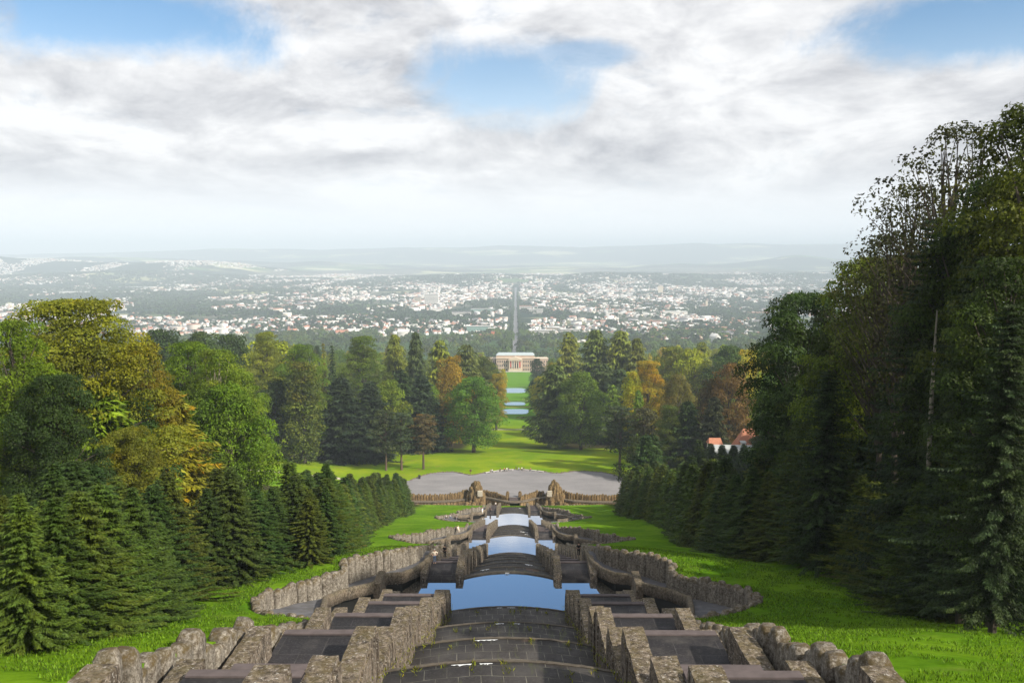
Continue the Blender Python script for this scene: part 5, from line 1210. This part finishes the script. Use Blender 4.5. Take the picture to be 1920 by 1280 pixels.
for t in 'lr': ED += [('chs', 'sh'+t), ('sh'+t, 'el'+t), ('el'+t, 'wr'+t), ('wr'+t, 'ha'+t), ('pel', 'hip'+t), ('hip'+t, 'kn'+t), ('kn'+t, 'an'+t), ('an'+t, 'to'+t)]
CL = {k: simple(k+' cloth', c, .85) for k, c in dict(white=(.78, .77, .75), cream=(.72, .64, .52), black=(.02, .02, .022), blue=(.10, .16, .30), grey=(.22, .22, .24), red=(.45, .06, .05), denim=(.08, .12, .2), lightblue=(.45, .55, .68)).items()}
figs = {}
def person(x, y, z, h, pose, top, leg, hair, rz, label, group=None):
    root = empty('person', (x, y, z), rz); sc_ = h/1.78; root.scale = (sc_,)*3; J = fig(pose)
    if pose not in figs:
        b = skin('body', J, ED, Rr, skinm, None)
        grow = lambda ks, k: {q: ((Rr[q][0]+k, Rr[q][1]+k) if isinstance(Rr[q], tuple) else Rr[q]+k) for q in ks}
        tk = ['chs', 'wst', 'pel', 'shl', 'shr', 'ell', 'elr']; tj = {q: J[q] for q in tk}
        tp = skin('shirt', tj, [e for e in ED if e[0] in tk and e[1] in tk], grow(tk, .018), CL['white'], None)
        lk = ['pel', 'hipl', 'hipr', 'knl', 'knr', 'anl', 'anr']; lg = skin('trousers', {q: J[q] for q in lk}, [e for e in ED if e[0] in lk and e[1] in lk], grow(lk, .014), CL['black'], None)
        mb = MB(); hx_ = J['hd']
        for s in (-1, 1):       # fingers and thumb on each hand
            hh = J['ha'+('l' if s < 0 else 'r')]
            for q in range(4): mb.tube([(hh[0]-.025+.016*q, hh[1]-.01, hh[2]-.01), (hh[0]-.025+.016*q, hh[1]-.03, hh[2]-.055), (hh[0]-.025+.016*q, hh[1]-.02, hh[2]-.085+.006*abs(q-1.5))], [.010, .009, .006], 5)
            mb.tube([(hh[0]-s*.03, hh[1], hh[2]+.02), (hh[0]-s*.05, hh[1]-.02, hh[2]-.02)], [.011, .008], 5)
        fg = mb.build('fingers', skinm)
        mb = MB(); import mathutils
        vs = []; fs = []
        for i in range(6):
            th = math.pi*0.56*i/5
            for k in range(12):
                a = 2*math.pi*k/12; f = 1.0 if math.sin(a) > -0.3 else 0.80; vs.append((.112*math.sin(th*f)*math.cos(a), .01+.122*math.sin(th*f)*math.sin(a), 1.66+.125*math.cos(th*f)))
        for i in range(5):
            for k in range(12): fs.append((i*12+k, (i+1)*12+k, (i+1)*12+(k+1) % 12, i*12+(k+1) % 12))
        mb.add(vs, fs); hr = mb.build('hair', hairm['dark'])
        figs[pose] = [b, tp, lg, fg, hr]; parts = figs[pose]
        for o in parts: o.parent = root
    else:
        parts = []
        for o in figs[pose]:
            c = o.copy(); C.objects.link(c); c.parent = root; parts.append(c)
    for o, mt in zip(parts, (skinm, CL[top], CL[leg], skinm, hairm[hair])):
        o.material_slots[0].link = 'OBJECT'; o.material_slots[0].material = mt
    return tag(root, label, 'person', group)
sz_ = lambda x, y: float(S(y))
person(-8.95, 96.6, -37.62, 1.8, 'hips', 'cream', 'denim', 'grey', 0.2, 'man in a pale shirt, hands on hips, at the top of the left stair')
person(-8.3, 103.2, -39.5, 1.8, 'stand', 'black', 'black', 'dark', 2.9, 'person in black on the left side stair behind the man in pale shirt')
person(9.0, 104.5, -39.7, 1.9, 'stand', 'black', 'black', 'dark', 3.3, 'person in black on the right side stair')
person(-10.9, 284.0, -92.6, 2.2, 'stand', 'lightblue', 'white', 'fair', 0.5, 'person in light blue top and white trousers on the left walk of the last basin')
person(-8.2, 287.0, -93.15, 2.2, 'stand', 'black', 'black', 'dark', 2.6, 'person in black at the top of the last left side stair')
person(-7.6, 340.0, -107.9, 2.2, 'stand', 'white', 'black', 'fair', 0.0, 'person in white top and black trousers at the foot of the cascade')
px_, pd = wx(832, 262), 262
person(px_, pd, float(ramp_z(262, POOLS[2]))-.15, 2.2, 'sit', 'white', 'black', 'dark', 2.4, 'left one of two people in white sitting by the left basin walk')
person(px_+1.4, pd+.4, float(ramp_z(262, POOLS[2]))-.15, 2.2, 'sit', 'white', 'blue', 'dark', 2.2, 'right one of two people in white sitting by the left basin walk')
person(px_+3.4, pd+.6, float(ramp_z(262, POOLS[2])), 2.1, 'stand', 'black', 'grey', 'dark', 1.0, 'person in dark clothes standing next to the two seated people in white')
person(-12.6, 187.6, -66.9+1.0, 2.0, 'sit', 'cream', 'cream', 'fair', 0.6, 'person in pale clothes sitting on the left parapet of the second basin')
person(-20.8, 358.2, GZ, 2.3, 'stand', 'cream', 'grey', 'fair', 0.0, 'person in a pale top on the gravel behind the left grotto rock')
benchm = simple('pale bench stone', (0.52, 0.50, 0.47), .9)
def rim_y(x): return float(np.interp(x, rx, ry))
for i, px in enumerate((915, 929, 943, 957, 987, 1001, 1015)):
    x = wx(px, 393); y = rim_y(x)-1.5; a = math.atan2(rim_y(x+1)-rim_y(x-1), 2)
    b = empty('stone_bench', (x, y, GZ), a); tag(b, f'{["first","second","third","fourth","fifth","sixth","seventh"][i]} pale bench from the left along the terrace kerb', 'bench', 'benches along the terrace kerb')
    mb = MB(); rough_box(mb, -1.6, 1.6, -.35, .35, .42, .60, .5, .01, i, 1, .03); mb.build('seat', benchm, b)
    for s in (-1, 1): mb = MB(); mb.box(s*1.1-.2, s*1.1+.2, -.28, .28, 0, .43); mb.build('leg', benchm, b)
for (px, pose, tp, lg, rz, lb) in [(919, 'sit', 'grey', 'black', 0, 'person in grey sitting on the leftmost bench'), (922, 'sit', 'white', 'denim', .2, 'person in white sitting on the leftmost bench'), (937.5, 'sit', 'black', 'black', 0, 'person in black sitting left of the group on the terrace kerb'),
        (945, 'sit', 'red', 'black', .1, 'person in a dark red top sitting on the third bench'), (950, 'stand', 'white', 'grey', 0.4, 'person in white standing at the terrace kerb'), (953.5, 'stand', 'black', 'denim', -.4, 'person in black standing next to the white one at the kerb'),
        (968, 'stand', 'black', 'black', 3, 'lone dark figure on the meadow edge at the middle axis'), (973, 'sit', 'lightblue', 'denim', 0, 'person in light blue sitting right of the axis'), (979, 'stand', 'white', 'black', .5, 'person in white standing right of the axis at the kerb'),
        (983, 'stand', 'black', 'grey', -.3, 'person in black standing at the right of the kerb group'), (996, 'sit', 'red', 'denim', 0, 'person in red sitting alone on the right benches')]:
    x = wx(px, 393); y = rim_y(x)-(1.5 if pose == 'sit' else 2.6); z = GZ-.32 if pose == 'sit' else GZ
    if px == 968: y = rim_y(x)+3; z = gz(x, y)
    person(x, y, z, 2.1, pose, tp, lg, 'dark', rz, lb)
binm = simple('dark metal bin', (0.03, 0.03, 0.03), .5)
for px, py_, lb in ((782, 897, 'dark litter bin at the left end of the gravel terrace'), (1167, 891, 'dark litter bin at the right end of the gravel terrace')):
    d = -GZ/row_r(py_); x = wx(px, d); r0 = empty('litter_bin', (x, d, GZ-.1)); tag(r0, lb, 'bin')
    mb = MB(); mb.tube([(0, 0, 0), (0, 0, .15), (0, 0, 1.4), (0, 0, 1.5)], [.45, .5, .55, .6], 12); mb.build('body', binm, r0); mb = MB(); mb.tube([(0, 0, 1.5), (0, 0, 1.75), (0, 0, 1.95)], [.64, .6, .1], 12); mb.build('lid', binm, r0)
wood_ = simple('brown wood', (0.13, 0.075, 0.04), .8); x = wx(881, 392); y = rim_y(x)+1.2
r0 = empty('sign_post', (x, y, gz(x, y))); tag(r0, 'slim brown sign post at the meadow edge left of the axis', 'sign'); mb = MB(); mb.tube([(0, 0, -.2), (0, 0, 3.4)], .11, 8); mb.build('post', wood_, r0); mb = MB(); mb.box(-.5, .5, -.16, -.11, 2.3, 3.2); mb.build('board', wood_, r0)
x, y = hit(834, 832)[:2]; r0 = empty('sign_post', (x, y, gz(x, y))); tag(r0, 'small dark sign on a post under the rusty orange tree', 'sign'); mb = MB(); mb.tube([(0, 0, -.2), (0, 0, 2.4)], .12, 8); mb.build('post', wood_, r0); mb = MB(); mb.box(-.7, .7, -.16, -.11, 1.8, 2.7); mb.build('board', wood_, r0)

# ------------------------------------------------------------------ grass blades on the near banks and weeds in the joints
r5 = np.random.default_rng(5)
n = 130000; y = 22+88*r5.random(n)**1.6; x = (B(y)+0.7+r5.random(n)**1.3*20)*r5.choice([-1, 1], n); ok = (np.abs(x) < 0.66*y+2) & (fbm(x*.5, y*.5, 3) > 0.42); x, y = x[ok], y[ok]
c = np.stack([x, y, ground(x, y)+0.05], -1); k = len(x); hgt = r5.uniform(.05, .13, k)*(1+y/100); up = np.stack([r5.normal(0, .35, k), r5.normal(0, .35, k), np.ones(k)], -1)*hgt[:, None]
sd2 = rnd_dir(k, r5); sd2[:, 2] = 0; v, f, lv, lh = diamonds(c+up*.4, up*.6, sd2*(0.012+y*0.0005)[:, None], r5.random(k), r5.random(k))
me = np_mesh('grass', v, f, 4, {'lv': lv, 'lh': lh}); o_ = link_mesh('grass', me, M['leaf']); o_.color = (0.10, 0.19, 0.014, .15); tag(o_, 'short fresh grass blades on the near banks', 'grass', kind='stuff')
cs = []; r6 = random.Random(8)
for (d, z) in LIPS1[1:]:
    for q in range(9):
        x0 = r6.uniform(-5.6, 5.6); yy_ = d+1.2*(1-(x0/6.05)**2)-r6.choice([.1, .1, .9]); 
        for t in range(r6.randint(6, 26)): cs.append((x0+r6.gauss(0, .09), yy_-abs(r6.gauss(0, .45)), z+.02))
for s in (-1, 1):
    for d in np.arange(30, 84, 1.1): 
        zf = float(np.interp(d, [a for a, b in LIPS1], [b for a, b in LIPS1]))
        for t in range(14): cs.append((s*(5.85+r6.gauss(0, .1)), d+r6.gauss(0, .3), zf+.05 if r6.random() < .5 else zf-.6))
cs = np.array(cs); k = len(cs); up = np.stack([r5.normal(0, .5, k), r5.normal(0, .5, k), np.ones(k)], -1)*r5.uniform(.08, .22, (k, 1)); sd2 = rnd_dir(k, r5); sd2[:, 2] = 0
v, f, lv, lh = diamonds(cs+up*.5, up*.6, sd2*.03, r5.random(k), r5.random(k)); me = np_mesh('weeds', v, f, 4, {'lv': lv, 'lh': lh}); o_ = link_mesh('weeds', me, M['leaf']); o_.color = (0.16, 0.19, 0.02, .4)
tag(o_, 'yellow green weeds growing in the joints of the near cascade', 'weeds', kind='stuff')

# ------------------------------------------------------------------ air
hm_ = bpy.data.materials.new('haze'); hm_.use_nodes = True; t = hm_.node_tree; t.nodes.clear(); o = t.nodes.new('ShaderNodeOutputMaterial'); pv_ = t.nodes.new('ShaderNodeVolumePrincipled')
pv_.inputs['Color'].default_value = (0.75, 0.88, 1.0, 1); pv_.inputs['Density'].default_value = 1.05e-4; pv_.inputs['Anisotropy'].default_value = -0.1; t.links.new(pv_.outputs[0], o.inputs['Volume'])
mb = MB(); mb.box(-61000, 61000, -70, 60500, -470, 260); hz = mb.build('haze', hm_); tag(hz, kind='stuff'); hz['label'] = 'pale blue haze lying over the plain'; hz['category'] = 'haze'
